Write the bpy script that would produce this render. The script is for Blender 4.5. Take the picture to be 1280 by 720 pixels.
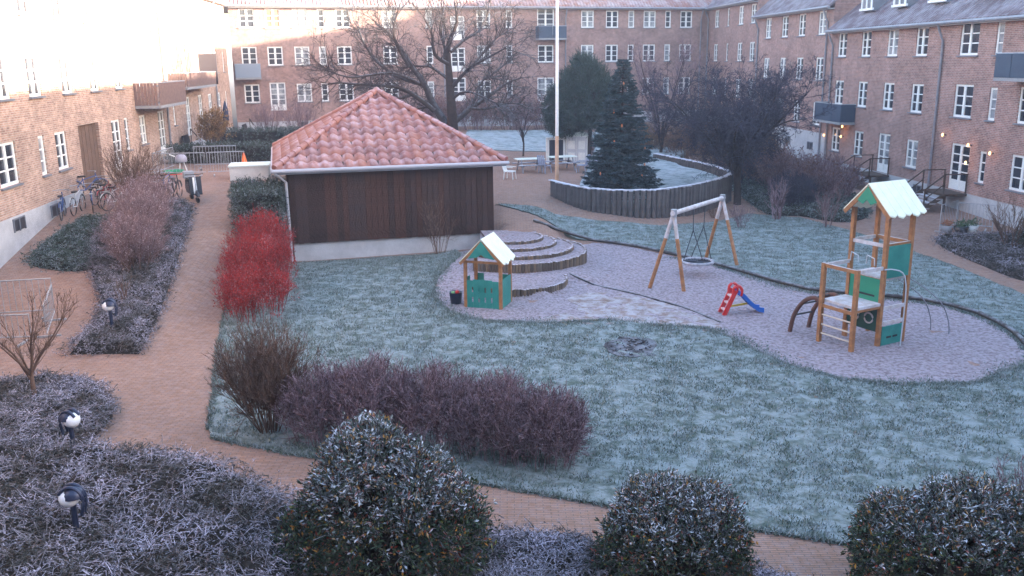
import bpy, math, random
import numpy as np
from mathutils import Vector, Matrix, geometry
S = bpy.context.scene
for o in list(bpy.data.objects): bpy.data.objects.remove(o)
C = S.collection
PI = math.pi
rng = np.random.default_rng(7)
random.seed(7)

# ------------------------------------------------------------ camera, sky, sun, exposure
cam = bpy.data.cameras.new('camera'); co = bpy.data.objects.new('camera', cam); C.objects.link(co)
cam.sensor_width = 36; cam.lens = 1130/1280*36; cam.clip_start = .1; cam.clip_end = 3000
_pi, _ro = math.radians(14.1), math.radians(-.622)
_F = Vector((0, math.cos(_pi), -math.sin(_pi))); _U = Vector((0, math.sin(_pi), math.cos(_pi))); _X = Vector((1, 0, 0))
_XX = _X*math.cos(_ro)+_U*math.sin(_ro); _UU = -_X*math.sin(_ro)+_U*math.cos(_ro)
co.matrix_world = Matrix(((_XX.x, _UU.x, -_F.x, 0), (_XX.y, _UU.y, -_F.y, 0), (_XX.z, _UU.z, -_F.z, 7.2), (0, 0, 0, 1)))
S.camera = co
SUN_EL = math.radians(8.8); PHI = math.atan(.25)
v_ = (-.096, .995); u_ = (.995, .096)
tx = -u_[0]*math.cos(PHI)+v_[0]*math.sin(PHI); ty = -u_[1]*math.cos(PHI)+v_[1]*math.sin(PHI)
W = bpy.data.worlds.new('World'); S.world = W; W.use_nodes = True
nt = W.node_tree; bg = nt.nodes['Background']; sky = nt.nodes.new('ShaderNodeTexSky')
sky.sky_type = 'NISHITA'; sky.sun_disc = False; sky.sun_elevation = SUN_EL
sky.sun_rotation = math.atan2(-tx, -ty); sky.air_density = 1.2; sky.dust_density = 1.5; sky.ozone_density = 1.5
tint = nt.nodes.new('ShaderNodeMix'); tint.data_type = 'RGBA'; tint.blend_type = 'MULTIPLY'; tint.inputs[0].default_value = 1; tint.inputs[7].default_value = (1.03, .965, 1.03, 1)
nt.links.new(sky.outputs[0], tint.inputs[6]); nt.links.new(tint.outputs[2], bg.inputs[0]); bg.inputs[1].default_value = .15
sl = bpy.data.lights.new('sun', 'SUN'); sl.energy = 5.0; sl.angle = math.radians(.6); sl.color = (1, .86, .68)
so = bpy.data.objects.new('sun', sl); C.objects.link(so)
so.rotation_euler = Vector((tx*math.cos(SUN_EL), ty*math.cos(SUN_EL), -math.sin(SUN_EL))).to_track_quat('-Z', 'Y').to_euler()
S.view_settings.view_transform = 'Standard'; S.view_settings.look = 'None'
S.view_settings.exposure = 3.18; S.view_settings.gamma = 1

# ------------------------------------------------------------ terrain height
def ss(a, b, x):
    t = np.clip((np.asarray(x, float)-a)/(b-a), 0, 1); return t*t*(3-2*t)
def T(x, y, bump=True):
    x = np.asarray(x, float); y = np.asarray(y, float)
    L = 2.1*ss(20, 38, y)
    A = np.interp(x, [-99, 2, 4.4, 6, 8.2, 11, 99], [1.1, 1.1, 1.08, .8, .35, .28, .28])
    M = A*ss(32, 48, y); M = M+(1.8-M)*ss(54, 78, y)
    B = .84*ss(32.6, 33.6, y)*ss(-1.7, -.5, x)*(1-ss(.9, 3.4, x))*(1-ss(44, 50, y))
    if bump: M = np.maximum(M, B)
    d = np.hypot(x-.14, y-28.95)
    M = M+.27*np.maximum(ss(1.78, 1.5, d), ss(28.8, 29.3, y)*(1-ss(1.7, 3.4, np.abs(x-.2)))*(1-ss(33, 35, y)))*(1-ss(.0, .5, B))*bump
    q = ss(44, 52, y); w = ss(-10.5, -8, x)*(1-q)+ss(-14, 4, x)*q
    return L*(1-w)+M*w

# ------------------------------------------------------------ materials
MATS = {}
def M(name, c1, c2=None, scale=5, detail=4, rough=.8, bump=0, bscale=None, frost=0, fscale=3, fcol=(.62, .68, .78), island=None, metal=0, emit=None, spec=.5, coord='Object', fmode='up'):
    if name in MATS: return MATS[name]
    m = bpy.data.materials.new(name); MATS[name] = m; m.use_nodes = True; t = m.node_tree; N = t.nodes; Lk = t.links
    b = N['Principled BSDF']; b.inputs['Roughness'].default_value = rough; b.inputs['Metallic'].default_value = metal
    b.inputs['Specular IOR Level'].default_value = spec
    tc = N.new('ShaderNodeTexCoord'); vec = tc.outputs[coord]
    def noise(sc, d=4, r=.6):
        n = N.new('ShaderNodeTexNoise'); n.inputs['Scale'].default_value = sc; n.inputs['Detail'].default_value = d; n.inputs['Roughness'].default_value = r
        Lk.new(vec, n.inputs['Vector']); return n.outputs['Fac']
    def ramp(inp, a, bb):
        r = N.new('ShaderNodeMapRange'); r.interpolation_type = 'SMOOTHSTEP'; r.inputs[1].default_value = a; r.inputs[2].default_value = bb
        Lk.new(inp, r.inputs[0]); return r.outputs[0]
    def mix(fac, a, bb):
        n = N.new('ShaderNodeMix'); n.data_type = 'RGBA'
        for i, x in ((0, fac), (6, a), (7, bb)):
            if isinstance(x, bpy.types.NodeSocket): Lk.new(x, n.inputs[i])
            elif i == 0: n.inputs[0].default_value = x
            else: n.inputs[i].default_value = (*x, 1)
        return n.outputs[2]
    col = c1
    if c2: col = mix(ramp(noise(scale, detail), .3, .7), c1, c2)
    if island:
        g = N.new('ShaderNodeNewGeometry'); cr = N.new('ShaderNodeValToRGB'); cr.color_ramp.interpolation = 'CONSTANT'
        els = cr.color_ramp.elements
        for i, (p, c) in enumerate(island):
            e = els[i] if i < 2 else els.new(p)
            e.position = p; e.color = (*c, 1)
        Lk.new(g.outputs['Random Per Island'], cr.inputs[0])
        col = mix(.8, col, cr.outputs[0])
    if frost:
        g = N.new('ShaderNodeNewGeometry'); sx = N.new('ShaderNodeSeparateXYZ'); Lk.new(g.outputs['Normal'], sx.inputs[0])
        ab = N.new('ShaderNodeMath'); ab.operation = 'ABSOLUTE'; Lk.new(sx.outputs[2], ab.inputs[0])
        up = ramp(ab.outputs[0] if fmode == 'abs' else sx.outputs[2], .1, .85)
        ns = ramp(noise(fscale, 5, .7), .35, .62)
        mu = N.new('ShaderNodeMath'); mu.operation = 'MULTIPLY'; Lk.new(up, mu.inputs[0]); Lk.new(ns, mu.inputs[1])
        m2 = N.new('ShaderNodeMath'); m2.operation = 'MULTIPLY'; m2.use_clamp = True; Lk.new(mu.outputs[0], m2.inputs[0]); m2.inputs[1].default_value = frost
        col = mix(m2.outputs[0], col, fcol)
    if isinstance(col, bpy.types.NodeSocket): Lk.new(col, b.inputs['Base Color'])
    else: b.inputs['Base Color'].default_value = (*col, 1)
    if bump:
        bn = N.new('ShaderNodeBump'); bn.inputs['Strength'].default_value = bump; bn.inputs['Distance'].default_value = .05
        Lk.new(noise(bscale or scale*3, 6), bn.inputs['Height']); Lk.new(bn.outputs[0], b.inputs['Normal'])
    if emit:
        b.inputs['Emission Color'].default_value = (*emit[:3], 1); b.inputs['Emission Strength'].default_value = emit[3]
    return m

def M_brick(name, base, dark, mortar, bw=.24, bh=.075, horizontal=False, rowoff=.5, bump=.5, frost=None, msize=.012, dirt=.35, basesplit=None):
    m = bpy.data.materials.new(name); MATS[name] = m; m.use_nodes = True; t = m.node_tree; N = t.nodes; Lk = t.links
    b = N['Principled BSDF']; b.inputs['Roughness'].default_value = .9; b.inputs['Specular IOR Level'].default_value = .2
    tc = N.new('ShaderNodeTexCoord'); sx = N.new('ShaderNodeSeparateXYZ'); cx = N.new('ShaderNodeCombineXYZ'); Lk.new(tc.outputs['Object'], sx.inputs[0])
    Lk.new(sx.outputs[0], cx.inputs[0]); Lk.new(sx.outputs[1 if horizontal else 2], cx.inputs[1])
    br = N.new('ShaderNodeTexBrick'); Lk.new(cx.outputs[0], br.inputs['Vector'])
    br.inputs['Scale'].default_value = 1; br.inputs['Brick Width'].default_value = bw; br.inputs['Row Height'].default_value = bh
    br.inputs['Mortar Size'].default_value = msize; br.inputs['Color1'].default_value = (*base, 1); br.inputs['Color2'].default_value = (*dark, 1)
    br.inputs['Mortar'].default_value = (*mortar, 1); br.inputs['Bias'].default_value = -.1; br.offset = rowoff
    n = N.new('ShaderNodeTexNoise'); n.inputs['Scale'].default_value = .55; n.inputs['Detail'].default_value = 6; n.inputs['Roughness'].default_value = .65; Lk.new(tc.outputs['Object'], n.inputs['Vector'])
    n3 = N.new('ShaderNodeTexNoise'); n3.inputs['Scale'].default_value = 4; n3.inputs['Detail'].default_value = 6; n3.inputs['Roughness'].default_value = .7; Lk.new(tc.outputs['Object'], n3.inputs['Vector'])
    hs = N.new('ShaderNodeHueSaturation'); Lk.new(br.outputs['Color'], hs.inputs['Color'])
    mr = N.new('ShaderNodeMapRange'); mr.inputs[1].default_value = .3; mr.inputs[2].default_value = .7; mr.inputs[3].default_value = 1-dirt; mr.inputs[4].default_value = 1+dirt
    ad = N.new('ShaderNodeMath'); ad.operation = 'ADD'; Lk.new(n.outputs[0], ad.inputs[0]); Lk.new(n3.outputs[0], ad.inputs[1])
    hf = N.new('ShaderNodeMath'); hf.operation = 'MULTIPLY'; hf.inputs[1].default_value = .5; Lk.new(ad.outputs[0], hf.inputs[0])
    Lk.new(hf.outputs[0], mr.inputs[0]); Lk.new(mr.outputs[0], hs.inputs['Value'])
    col = hs.outputs[0]
    if frost:
        fn = N.new('ShaderNodeTexNoise'); fn.inputs['Scale'].default_value = frost[1]; fn.inputs['Detail'].default_value = 7; fn.inputs['Roughness'].default_value = .72; Lk.new(tc.outputs['Object'], fn.inputs['Vector'])
        fr = N.new('ShaderNodeMapRange'); fr.inputs[1].default_value = .42; fr.inputs[2].default_value = .68; fr.inputs[4].default_value = frost[0]; Lk.new(fn.outputs[0], fr.inputs[0])
        mx = N.new('ShaderNodeMix'); mx.data_type = 'RGBA'; Lk.new(fr.outputs[0], mx.inputs[0]); Lk.new(col, mx.inputs[6]); mx.inputs[7].default_value = (.5, .5, .58, 1); col = mx.outputs[2]
    Lk.new(col, b.inputs['Base Color'])
    bp = N.new('ShaderNodeBump'); bp.inputs['Strength'].default_value = bump; bp.inputs['Distance'].default_value = .02; bp.invert = True
    Lk.new(br.outputs['Fac'], bp.inputs['Height']); Lk.new(bp.outputs[0], b.inputs['Normal'])
    return m

def M_roof(name, c1, c2, frostamt, pitch=.28):
    """distant tile roof: rows and columns as relief, frost patches"""
    m = bpy.data.materials.new(name); MATS[name] = m; m.use_nodes = True; t = m.node_tree; N = t.nodes; Lk = t.links
    b = N['Principled BSDF']; b.inputs['Roughness'].default_value = .75
    tc = N.new('ShaderNodeTexCoord')
    wv = N.new('ShaderNodeTexWave'); wv.bands_direction = 'X'; wv.inputs['Scale'].default_value = .314/pitch; wv.inputs['Distortion'].default_value = .3; Lk.new(tc.outputs['Object'], wv.inputs['Vector'])
    wz = N.new('ShaderNodeTexWave'); wz.bands_direction = 'Z'; wz.wave_profile = 'SAW'; wz.inputs['Scale'].default_value = .314/.22; wz.inputs['Distortion'].default_value = .3; Lk.new(tc.outputs['Object'], wz.inputs['Vector'])
    no = N.new('ShaderNodeTexNoise'); no.inputs['Scale'].default_value = 1.3; no.inputs['Detail'].default_value = 8; no.inputs['Roughness'].default_value = .7; Lk.new(tc.outputs['Object'], no.inputs['Vector'])
    a = N.new('ShaderNodeMix'); a.data_type = 'RGBA'; a.inputs[6].default_value = (*c1, 1); a.inputs[7].default_value = (*c2, 1); Lk.new(no.outputs[0], a.inputs[0])
    fr = N.new('ShaderNodeMapRange'); fr.inputs[1].default_value = .4; fr.inputs[2].default_value = .62; fr.inputs[4].default_value = frostamt; Lk.new(no.outputs[0], fr.inputs[0])
    f = N.new('ShaderNodeMix'); f.data_type = 'RGBA'; Lk.new(fr.outputs[0], f.inputs[0]); Lk.new(a.outputs[2], f.inputs[6]); f.inputs[7].default_value = (.5, .5, .56, 1)
    Lk.new(f.outputs[2], b.inputs['Base Color'])
    ad = N.new('ShaderNodeMath'); Lk.new(wv.outputs['Fac'], ad.inputs[0]); Lk.new(wz.outputs['Fac'], ad.inputs[1])
    bp = N.new('ShaderNodeBump'); bp.inputs['Strength'].default_value = .8; bp.inputs['Distance'].default_value = .06; Lk.new(ad.outputs[0], bp.inputs['Height']); Lk.new(bp.outputs[0], b.inputs['Normal'])
    return m

brick = M_brick('brick_wall', (.35, .185, .15), (.22, .12, .105), (.38, .3, .28), dirt=.55)
brick_pale = M_brick('pale_brick_wall', (.46, .29, .22), (.27, .15, .115), (.44, .37, .32), dirt=.55)
paving = M_brick('brick_paving', (.34, .195, .135), (.27, .155, .11), (.16, .115, .09), bw=.24, bh=.06, horizontal=True, dirt=.22, bump=.35, frost=(.18, 6), msize=.008)
plinth_m = M('whitewashed_plinth', (.5, .5, .52), (.4, .4, .42), 2, 6, .9, .3)
roof_red = M_roof('red_tile_roof', (.3, .13, .1), (.22, .1, .085), .5)
roof_grey = M_roof('frosted_grey_roof', (.13, .085, .1), (.09, .065, .08), .38)
white = M('white_paint', (.82, .82, .8), (.74, .74, .74), 6, 3, .5)
glass = M('window_glass', (.02, .025, .035), (.035, .04, .055), .8, 2, .07, spec=.6)
glass2 = M('curtained_glass', (.4, .41, .42), (.06, .07, .1), 1.1, 2, .15, spec=.6)
glass3 = M('painted_room_light_glass', (.4, .25, .12), (.12, .08, .05), 1.2, 2, .15, spec=.6)  # warm room light put into the pane colour, no emission
leadm = M('lead_sill', (.16, .17, .2), None, rough=.6)
zinc = M('zinc_gutter', (.22, .23, .27), (.3, .3, .34), 3, 3, .5, metal=.3)
navy = M('navy_balcony_panel', (.025, .045, .085), (.035, .06, .1), 2, 4, .6)
bluegrey = M('blue_grey_panel', (.2, .25, .33), None, rough=.6)
concrete = M('concrete', (.3, .3, .32), (.24, .24, .25), 4, 5, .9, .3)
darkwood = M('dark_brown_wood', (.045, .026, .018), (.07, .04, .026), 6, 5, .75, .4)
gatewood = M('gate_brown_wood', (.13, .075, .05), (.1, .058, .04), 3, 5, .8, .3)
blackm = M('black_metal', (.015, .015, .02), None, rough=.45)
steel = M('galvanised_steel', (.4, .42, .46), (.32, .34, .38), 8, 3, .45, metal=.5)

# ------------------------------------------------------------ mesh builder
class MB:
    def __init__(s): s.v = []; s.f = []; s.n = 0
    def add(s, V, F, mi=0):
        V = np.asarray(V, float).reshape(-1, 3); F = np.asarray(F, np.int64)
        if F.ndim == 1: F = F.reshape(1, -1)
        s.v.append(V); s.f.append((F+s.n, mi)); s.n += len(V); return s
    def box(s, c, d, rz=0, mi=0, tilt=None):
        x, y, z = np.array(d)/2.
        V = np.array([[i*x, j*y, k*z] for k in (-1, 1) for j in (-1, 1) for i in (-1, 1)])
        if tilt is not None: V = V@np.array(tilt).T
        if rz:
            cc, sn = math.cos(rz), math.sin(rz); V = V@np.array([[cc, sn, 0], [-sn, cc, 0], [0, 0, 1]])
        return s.add(V+np.array(c), [[0, 2, 3, 1], [4, 5, 7, 6], [0, 1, 5, 4], [2, 6, 7, 3], [0, 4, 6, 2], [1, 3, 7, 5]], mi)
    def bar(s, p, q, w, h=None, up=(0, 0, 1), mi=0):
        p = np.array(p, float); q = np.array(q, float); h = h or w; d = q-p; L = np.linalg.norm(d); d /= L
        up = np.array(up, float)
        if abs(d@up) > .95: up = np.array([1., 0, 0])
        a = np.cross(d, up); a /= np.linalg.norm(a); b = np.cross(a, d)
        V = [p+a*i*w/2+b*j*h/2 if k == 0 else q+a*i*w/2+b*j*h/2 for k in (0, 1) for j in (-1, 1) for i in (-1, 1)]
        return s.add(V, [[0, 2, 3, 1], [4, 5, 7, 6], [0, 1, 5, 4], [2, 6, 7, 3], [0, 4, 6, 2], [1, 3, 7, 5]], mi)
    def tube(s, P, R, n=8, mi=0, closed=False):
        P = np.array(P, float); k = len(P); R = np.broadcast_to(R, (k,))
        if closed: D = np.roll(P, -1, 0)-np.roll(P, 1, 0)
        else: D = np.gradient(P, axis=0)
        D /= np.linalg.norm(D, axis=1)[:, None]+1e-9
        up = np.array([0, 0, 1.]) if abs(D[:, 2]).mean() < .8 else np.array([1., 0, 0])
        A = np.cross(D, up); A /= np.linalg.norm(A, axis=1)[:, None]+1e-9; B = np.cross(D, A)
        th = np.linspace(0, 2*PI, n, endpoint=False)
        V = P[:, None]+R[:, None, None]*(np.cos(th)[None, :, None]*A[:, None]+np.sin(th)[None, :, None]*B[:, None])
        F = []
        for i in range(k if closed else k-1):
            for j in range(n):
                a, b = i*n+j, i*n+(j+1) % n; i2 = (i+1) % k
                F.append([a, b, i2*n+(j+1) % n, i2*n+j])
        s.add(V.reshape(-1, 3), F, mi)
        if not closed:
            for i in (0, k-1):
                s.add(np.vstack([V[i], P[i]]), [[j, (j+1) % n, n] for j in range(n)], mi)
        return s
    def lathe(s, prof, n=16, c=(0, 0, 0), mi=0):
        th = np.linspace(0, 2*PI, n, endpoint=False); pr = np.array(prof, float)
        V = np.array([[r*math.cos(t), r*math.sin(t), z] for r, z in pr for t in th])+np.array(c)
        F = [[i*n+j, i*n+(j+1) % n, (i+1)*n+(j+1) % n, (i+1)*n+j] for i in range(len(pr)-1) for j in range(n)]
        return s.add(V, F, mi)
    def prism(s, poly, z0, z1, mi=0, axis='z'):
        P = np.array(poly, float); n = len(P)
        def mk(z): return np.c_[P, np.full(n, z)] if axis == 'z' else (np.c_[P[:, 0], np.full(n, z), P[:, 1]] if axis == 'y' else np.c_[np.full(n, z), P])
        V = np.vstack([mk(z0), mk(z1)])
        s.add(V, [[i, (i+1) % n, n+(i+1) % n, n+i] for i in range(n)], mi)
        tri = geometry.tessellate_polygon([[Vector((a, b, 0)) for a, b in P]])
        tri = np.array([list(t) for t in tri]); s.add(mk(z0), tri, mi); s.add(mk(z1), tri, mi); return s
    def sticks(s, P, Q, r0, r1, mi=0):
        P = np.asarray(P, float); Q = np.asarray(Q, float); n = len(P)
        if not n: return s
        r0 = np.broadcast_to(r0, (n,)); r1 = np.broadcast_to(r1, (n,))
        D = Q-P; D = D/(np.linalg.norm(D, axis=1)[:, None]+1e-9)
        up = np.where(np.abs(D[:, 2:3]) < .9, np.array([[0, 0, 1.]]), np.array([[1., 0, 0]]))
        A = np.cross(D, up); A /= np.linalg.norm(A, axis=1)[:, None]+1e-9; B = np.cross(D, A)
        V = np.empty((n, 6, 3))
        for k in range(3):
            t = 2*PI*k/3; o = math.cos(t)*A+math.sin(t)*B
            V[:, k] = P+o*r0[:, None]; V[:, 3+k] = Q+o*r1[:, None]
        base = (np.arange(n)*6)[:, None, None]
        F = (base+np.array([[0, 1, 4, 3], [1, 2, 5, 4], [2, 0, 3, 5]])[None]).reshape(-1, 4)
        return s.add(V.reshape(-1, 3), F, mi)
    def ribbons(s, P, Q, r0, r1, mi=0):
        P = np.asarray(P, float); Q = np.asarray(Q, float); n = len(P)
        if not n: return s
        r0 = np.broadcast_to(r0, (n,))[:, None]; r1 = np.broadcast_to(r1, (n,))[:, None]
        A = np.cross(Q-P, rng.normal(size=(n, 3))); A /= np.linalg.norm(A, axis=1)[:, None]+1e-9
        V = np.stack([P-A*r0, P+A*r0, Q+A*r1, Q-A*r1], 1)
        return s.add(V.reshape(-1, 3), np.arange(n*4).reshape(-1, 4), mi)
    def leaves(s, P, D, L, Wd, mi=0, fold=.25, rg=None):
        """folded pointed leaves: base P, direction D"""
        rg = rg or rng; P = np.asarray(P, float); n = len(P)
        if not n: return s
        D = D/(np.linalg.norm(D, axis=1)[:, None]+1e-9); R = rg.normal(size=(n, 3)); R[:, 2] += .6
        A = np.cross(D, R); A /= np.linalg.norm(A, axis=1)[:, None]+1e-9; B = np.cross(A, D)
        L = np.broadcast_to(L, (n,))[:, None]; Wd = np.broadcast_to(Wd, (n,))[:, None]
        V = np.empty((n, 4, 3)); mid = P+D*L*.5
        V[:, 0] = P; V[:, 1] = mid+A*Wd/2+B*Wd*fold; V[:, 2] = P+D*L; V[:, 3] = mid-A*Wd/2+B*Wd*fold
        base = (np.arange(n)*4)[:, None, None]
        F = (base+np.array([[0, 1, 2], [0, 2, 3]])[None]).reshape(-1, 3)
        return s.add(V.reshape(-1, 3), F, mi)
    def mesh(s, name, mats, smooth=False):
        me = bpy.data.meshes.new(name); V = np.vstack(s.v)
        lt, lv, mi = [], [], []
        for F, m in s.f:
            lt.append(np.full(len(F), F.shape[1])); lv.append(F.ravel()); mi.append(np.full(len(F), m))
        lt = np.concatenate(lt); lv = np.concatenate(lv); mi = np.concatenate(mi)
        me.vertices.add(len(V)); me.vertices.foreach_set('co', V.ravel().astype(np.float32))
        me.loops.add(len(lv)); me.loops.foreach_set('vertex_index', lv.astype(np.int32))
        me.polygons.add(len(lt)); me.polygons.foreach_set('loop_start', np.concatenate([[0], np.cumsum(lt)[:-1]]).astype(np.int32))
        me.polygons.foreach_set('loop_total', lt.astype(np.int32))
        if not isinstance(mats, (list, tuple)): mats = [mats]
        for m in mats: me.materials.append(m)
        me.polygons.foreach_set('material_index', mi.astype(np.int32))
        me.update(calc_edges=True)
        me.polygons.foreach_set('use_smooth', np.full(len(lt), bool(smooth)))
        return me

def link(name, me, parent=None, loc=(0, 0, 0), rz=0, kind=None, rot=None):
    o = bpy.data.objects.new(name, me); C.objects.link(o); o.location = loc; o.rotation_euler = rot or (0, 0, rz)
    if parent: o.parent = parent
    if kind: o['kind'] = kind
    return o
def part(name, mb, mat, parent, loc=(0, 0, 0), rz=0, smooth=False, kind=None, label=None, rot=None):
    o = link(name, mb.mesh(name, mat, smooth), parent, loc, rz, kind, rot)
    if label: o['label'] = label
    return o
def tag(o, label, cat, group=None, kind=None):
    o['label'] = label; o['category'] = cat
    if group: o['group'] = group
    if kind: o['kind'] = kind
    return o
def thing(name, label, cat, loc=(0, 0, 0), rz=0, group=None):
    o = bpy.data.objects.new(name, None); C.objects.link(o); o.location = loc; o.rotation_euler = (0, 0, rz); o.empty_display_size = .2
    return tag(o, label, cat, group)
KIDS = {}
def dup(root, loc, rz, label, scale=1):
    r = root.copy(); C.objects.link(r); r.location = loc; r.rotation_euler = (0, 0, rz); r['label'] = label; r.scale = (scale,)*3
    for ch in list(root.children):
        c = ch.copy(); C.objects.link(c); c.parent = r
        for g in list(ch.children):
            d = g.copy(); C.objects.link(d); d.parent = c
    return r

# ------------------------------------------------------------ sheets following the terrain
def inside(poly, X, Y):
    P = np.array(poly); r = np.zeros(X.shape, bool); j = len(P)-1
    for i in range(len(P)):
        xi, yi = P[i]; xj, yj = P[j]
        c = ((yi > Y) != (yj > Y)) & (X < (xj-xi)*(Y-yi)/(yj-yi+1e-12)+xi); r ^= c; j = i
    return r
def edge_dist(poly, X, Y):
    P = np.array(poly); d = np.full(X.shape, 1e9)
    for i in range(len(P)):
        a = P[i]; b = P[(i+1) % len(P)]; ab = b-a; L = ab@ab+1e-12
        t = np.clip(((X-a[0])*ab[0]+(Y-a[1])*ab[1])/L, 0, 1)
        d = np.minimum(d, np.hypot(X-a[0]-t*ab[0], Y-a[1]-t*ab[1]))
    return d
def smoothpoly(P, step, jit=0, rg=None, closed=True, curve=True):
    P = np.array(P, float); n = len(P); out = []
    for i in range(n if closed else n-1):
        p0, p1, p2, p3 = P[(i-1) % n], P[i], P[(i+1) % n], P[(i+2) % n]
        if not closed:
            p0 = P[max(i-1, 0)]; p3 = P[min(i+2, n-1)]
        k = max(1, int(np.linalg.norm(p2-p1)/step))
        for t in np.arange(k)/k:
            if curve: q = .5*((2*p1)+(-p0+p2)*t+(2*p0-5*p1+4*p2-p3)*t*t+(-p0+3*p1-3*p2+p3)*t**3)
            else: q = p1+(p2-p1)*t
            out.append(q+(rg or rng).normal(size=P.shape[1])*jit)
    if not closed: out.append(P[-1])
    return np.array(out)
def sheet(name, poly, mat, zoff, step, zf=None, kind='structure', amp=0, skirt=.12, bstep=None, jit=0, curve=True, label=None):
    zf = zf or T
    B = smoothpoly(poly, bstep or step, jit, curve=curve)
    x0, y0 = B.min(0); x1, y1 = B.max(0)
    gx, gy = np.meshgrid(np.arange(x0, x1, step), np.arange(y0, y1, step)); gx = gx+rng.uniform(-.3, .3, gx.shape)*step; gy = gy+rng.uniform(-.3, .3, gy.shape)*step
    gx = gx.ravel(); gy = gy.ravel(); ok = inside(B, gx, gy); gx = gx[ok]; gy = gy[ok]
    ok = edge_dist(B, gx, gy) > step*.35; gx = gx[ok]; gy = gy[ok]
    pts = [Vector(p) for p in B]+[Vector((a, b)) for a, b in zip(gx, gy)]
    vs, es, fs, ov, oe, of = geometry.delaunay_2d_cdt(pts, [], [list(range(len(B)))], 1, 1e-5)
    V = np.array([[v.x, v.y] for v in vs]); z = zf(V[:, 0], V[:, 1])+zoff
    if amp: z = z+rng.normal(size=len(z))*amp
    mb = MB(); mb.add(np.c_[V, z], np.array([list(f) for f in fs if len(f) == 3]))
    if skirt:
        zb = zf(B[:, 0], B[:, 1])+zoff; n = len(B)
        mb.add(np.vstack([np.c_[B, zb], np.c_[B, zb-skirt]]), [[i, (i+1) % n, n+(i+1) % n, n+i] for i in range(n)])
    o = link(name, mb.mesh(name, mat, True), kind=kind)
    if label: o['label'] = label
    return o, B

# ------------------------------------------------------------ ground
grass_m = M('frosted_grass', (.08, .108, .088), (.13, .16, .145), .45, 9, .95, .9, 14, frost=.75, fscale=3.2, fcol=(.31, .36, .375), spec=.1)
sand_m = M('frosted_sand', (.15, .115, .12), (.25, .2, .215), 5, 9, .95, 1.0, 12, frost=.7, fscale=11, fcol=(.44, .4, .45), spec=.1)
soil_m = M('dark_soil', (.05, .04, .035), (.08, .06, .05), 3, 6, .95, .8, spec=.1)
g = 60; xs = np.concatenate([[-1500, -400, -120], np.linspace(-45, 45, 46), [120, 400, 1500]]); ys = np.concatenate([[-1500, -300, -60, -20], np.linspace(-5, 100, 54), [200, 500, 1500]])
GX, GY = np.meshgrid(xs, ys); GZ = T(GX, GY)-.7; nx = len(xs)
F = [[j*nx+i, j*nx+i+1, (j+1)*nx+i+1, (j+1)*nx+i] for j in range(len(ys)-1) for i in range(nx-1)]
link('ground', MB().add(np.c_[GX.ravel(), GY.ravel(), GZ.ravel()], F).mesh('ground', soil_m, True), kind='structure')
sheet('brick_path', [(-20, 8.5), (24.5, 8.5), (20, 62), (17, 84), (-22.5, 73)], paving, 0, .42, curve=False, skirt=.8, zf=lambda a, b: T(a, b)-(T(a, b)-T(a, b, False))*(np.asarray(b) < 36)*(1-ss(-1.2, -.2, a)*ss(33.4, 34.2, b)*(1-ss(1.5, 2.5, a))))

LAWN = [(-6.03, 16.68), (-4.4, 15.93), (-0.68, 14.56), (1.43, 13.72), (3.87, 12.8), (5.08, 12.36), (7.35, 11.44), (12, 9.9), (15, 14), (14.6, 20), (12.9, 20.9), (10.47, 19.28), (8.82, 19.23), (7.52, 19.64), (6.48, 20.81), (5.91, 22.42), (5.36, 23.74), (3.99, 24.1), (2.71, 24.63), (0.89, 24.46), (-0.92, 24.77), (-1.91, 25.83), (-2.54, 27.74), (-2.58, 29.9), (-1.93, 32.6), (-2.2, 34.0), (-8.13, 32.6), (-9.3, 29.67), (-9.0, 28), (-8.34, 25.15), (-7.51, 21.9)]
SAND = [(-1.93, 33.2), (-2.58, 29.9), (-2.54, 27.74), (-1.91, 25.83), (-0.92, 24.77), (0.89, 24.46), (2.71, 24.63), (3.99, 24.1), (5.36, 23.74), (5.91, 22.42), (6.48, 20.81), (7.52, 19.64), (8.82, 19.23), (10.47, 19.28), (12.48, 20.61), (12.94, 21.77), (13.22, 22.86), (13.23, 24.79), (12.31, 26.33), (11.1, 26.95), (9.38, 27.73), (8.16, 29.86), (6.96, 31.92), (4.98, 34.33), (3.3, 35.3), (1.5, 33.6)]
BLAWN = [(-0.74, 41.2), (1.55, 40.0), (3.84, 38.67), (6.38, 38.26), (9.31, 39.79), (10.99, 41.48), (13.07, 40.41), (13.89, 38.59), (14.86, 35.79), (15.6, 31.12), (15.9, 25.66), (15.5, 20), (13.2, 20), (13.5, 23.22), (13.5, 25.13), (12.5, 26.6), (11.26, 27.24), (9.51, 28.04), (8.28, 30.2), (7.07, 32.25), (5.05, 34.63), (3.5, 35.6), (2.2, 35.9), (0.9, 38.2)]
_, LB = sheet('lawn', LAWN, grass_m, .035, .3, jit=.015, bstep=.4, curve=False, amp=.012)
_, SB = sheet('sand_area', SAND, sand_m, .02, .3, jit=.03, bstep=.3, amp=.01)
_, BB = sheet('back_lawn', BLAWN, grass_m, .04, .35, jit=.02, bstep=.4, curve=False, amp=.012)
sheet('bare_earth_patch', [(0.6, 24.6), (2.71, 24.3), (5.2, 23.5), (5.7, 24.3), (4.9, 26.0), (4, 27.2), (2.75, 27.9), (1.8, 27.2), (1.9, 25.8)], M('trodden_earth', (.2, .14, .11), (.27, .2, .18), 1.4, 7, .95, .7, 9, frost=.4, fscale=3, spec=.1), .027, .4, jit=.04, bstep=.25)
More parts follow.
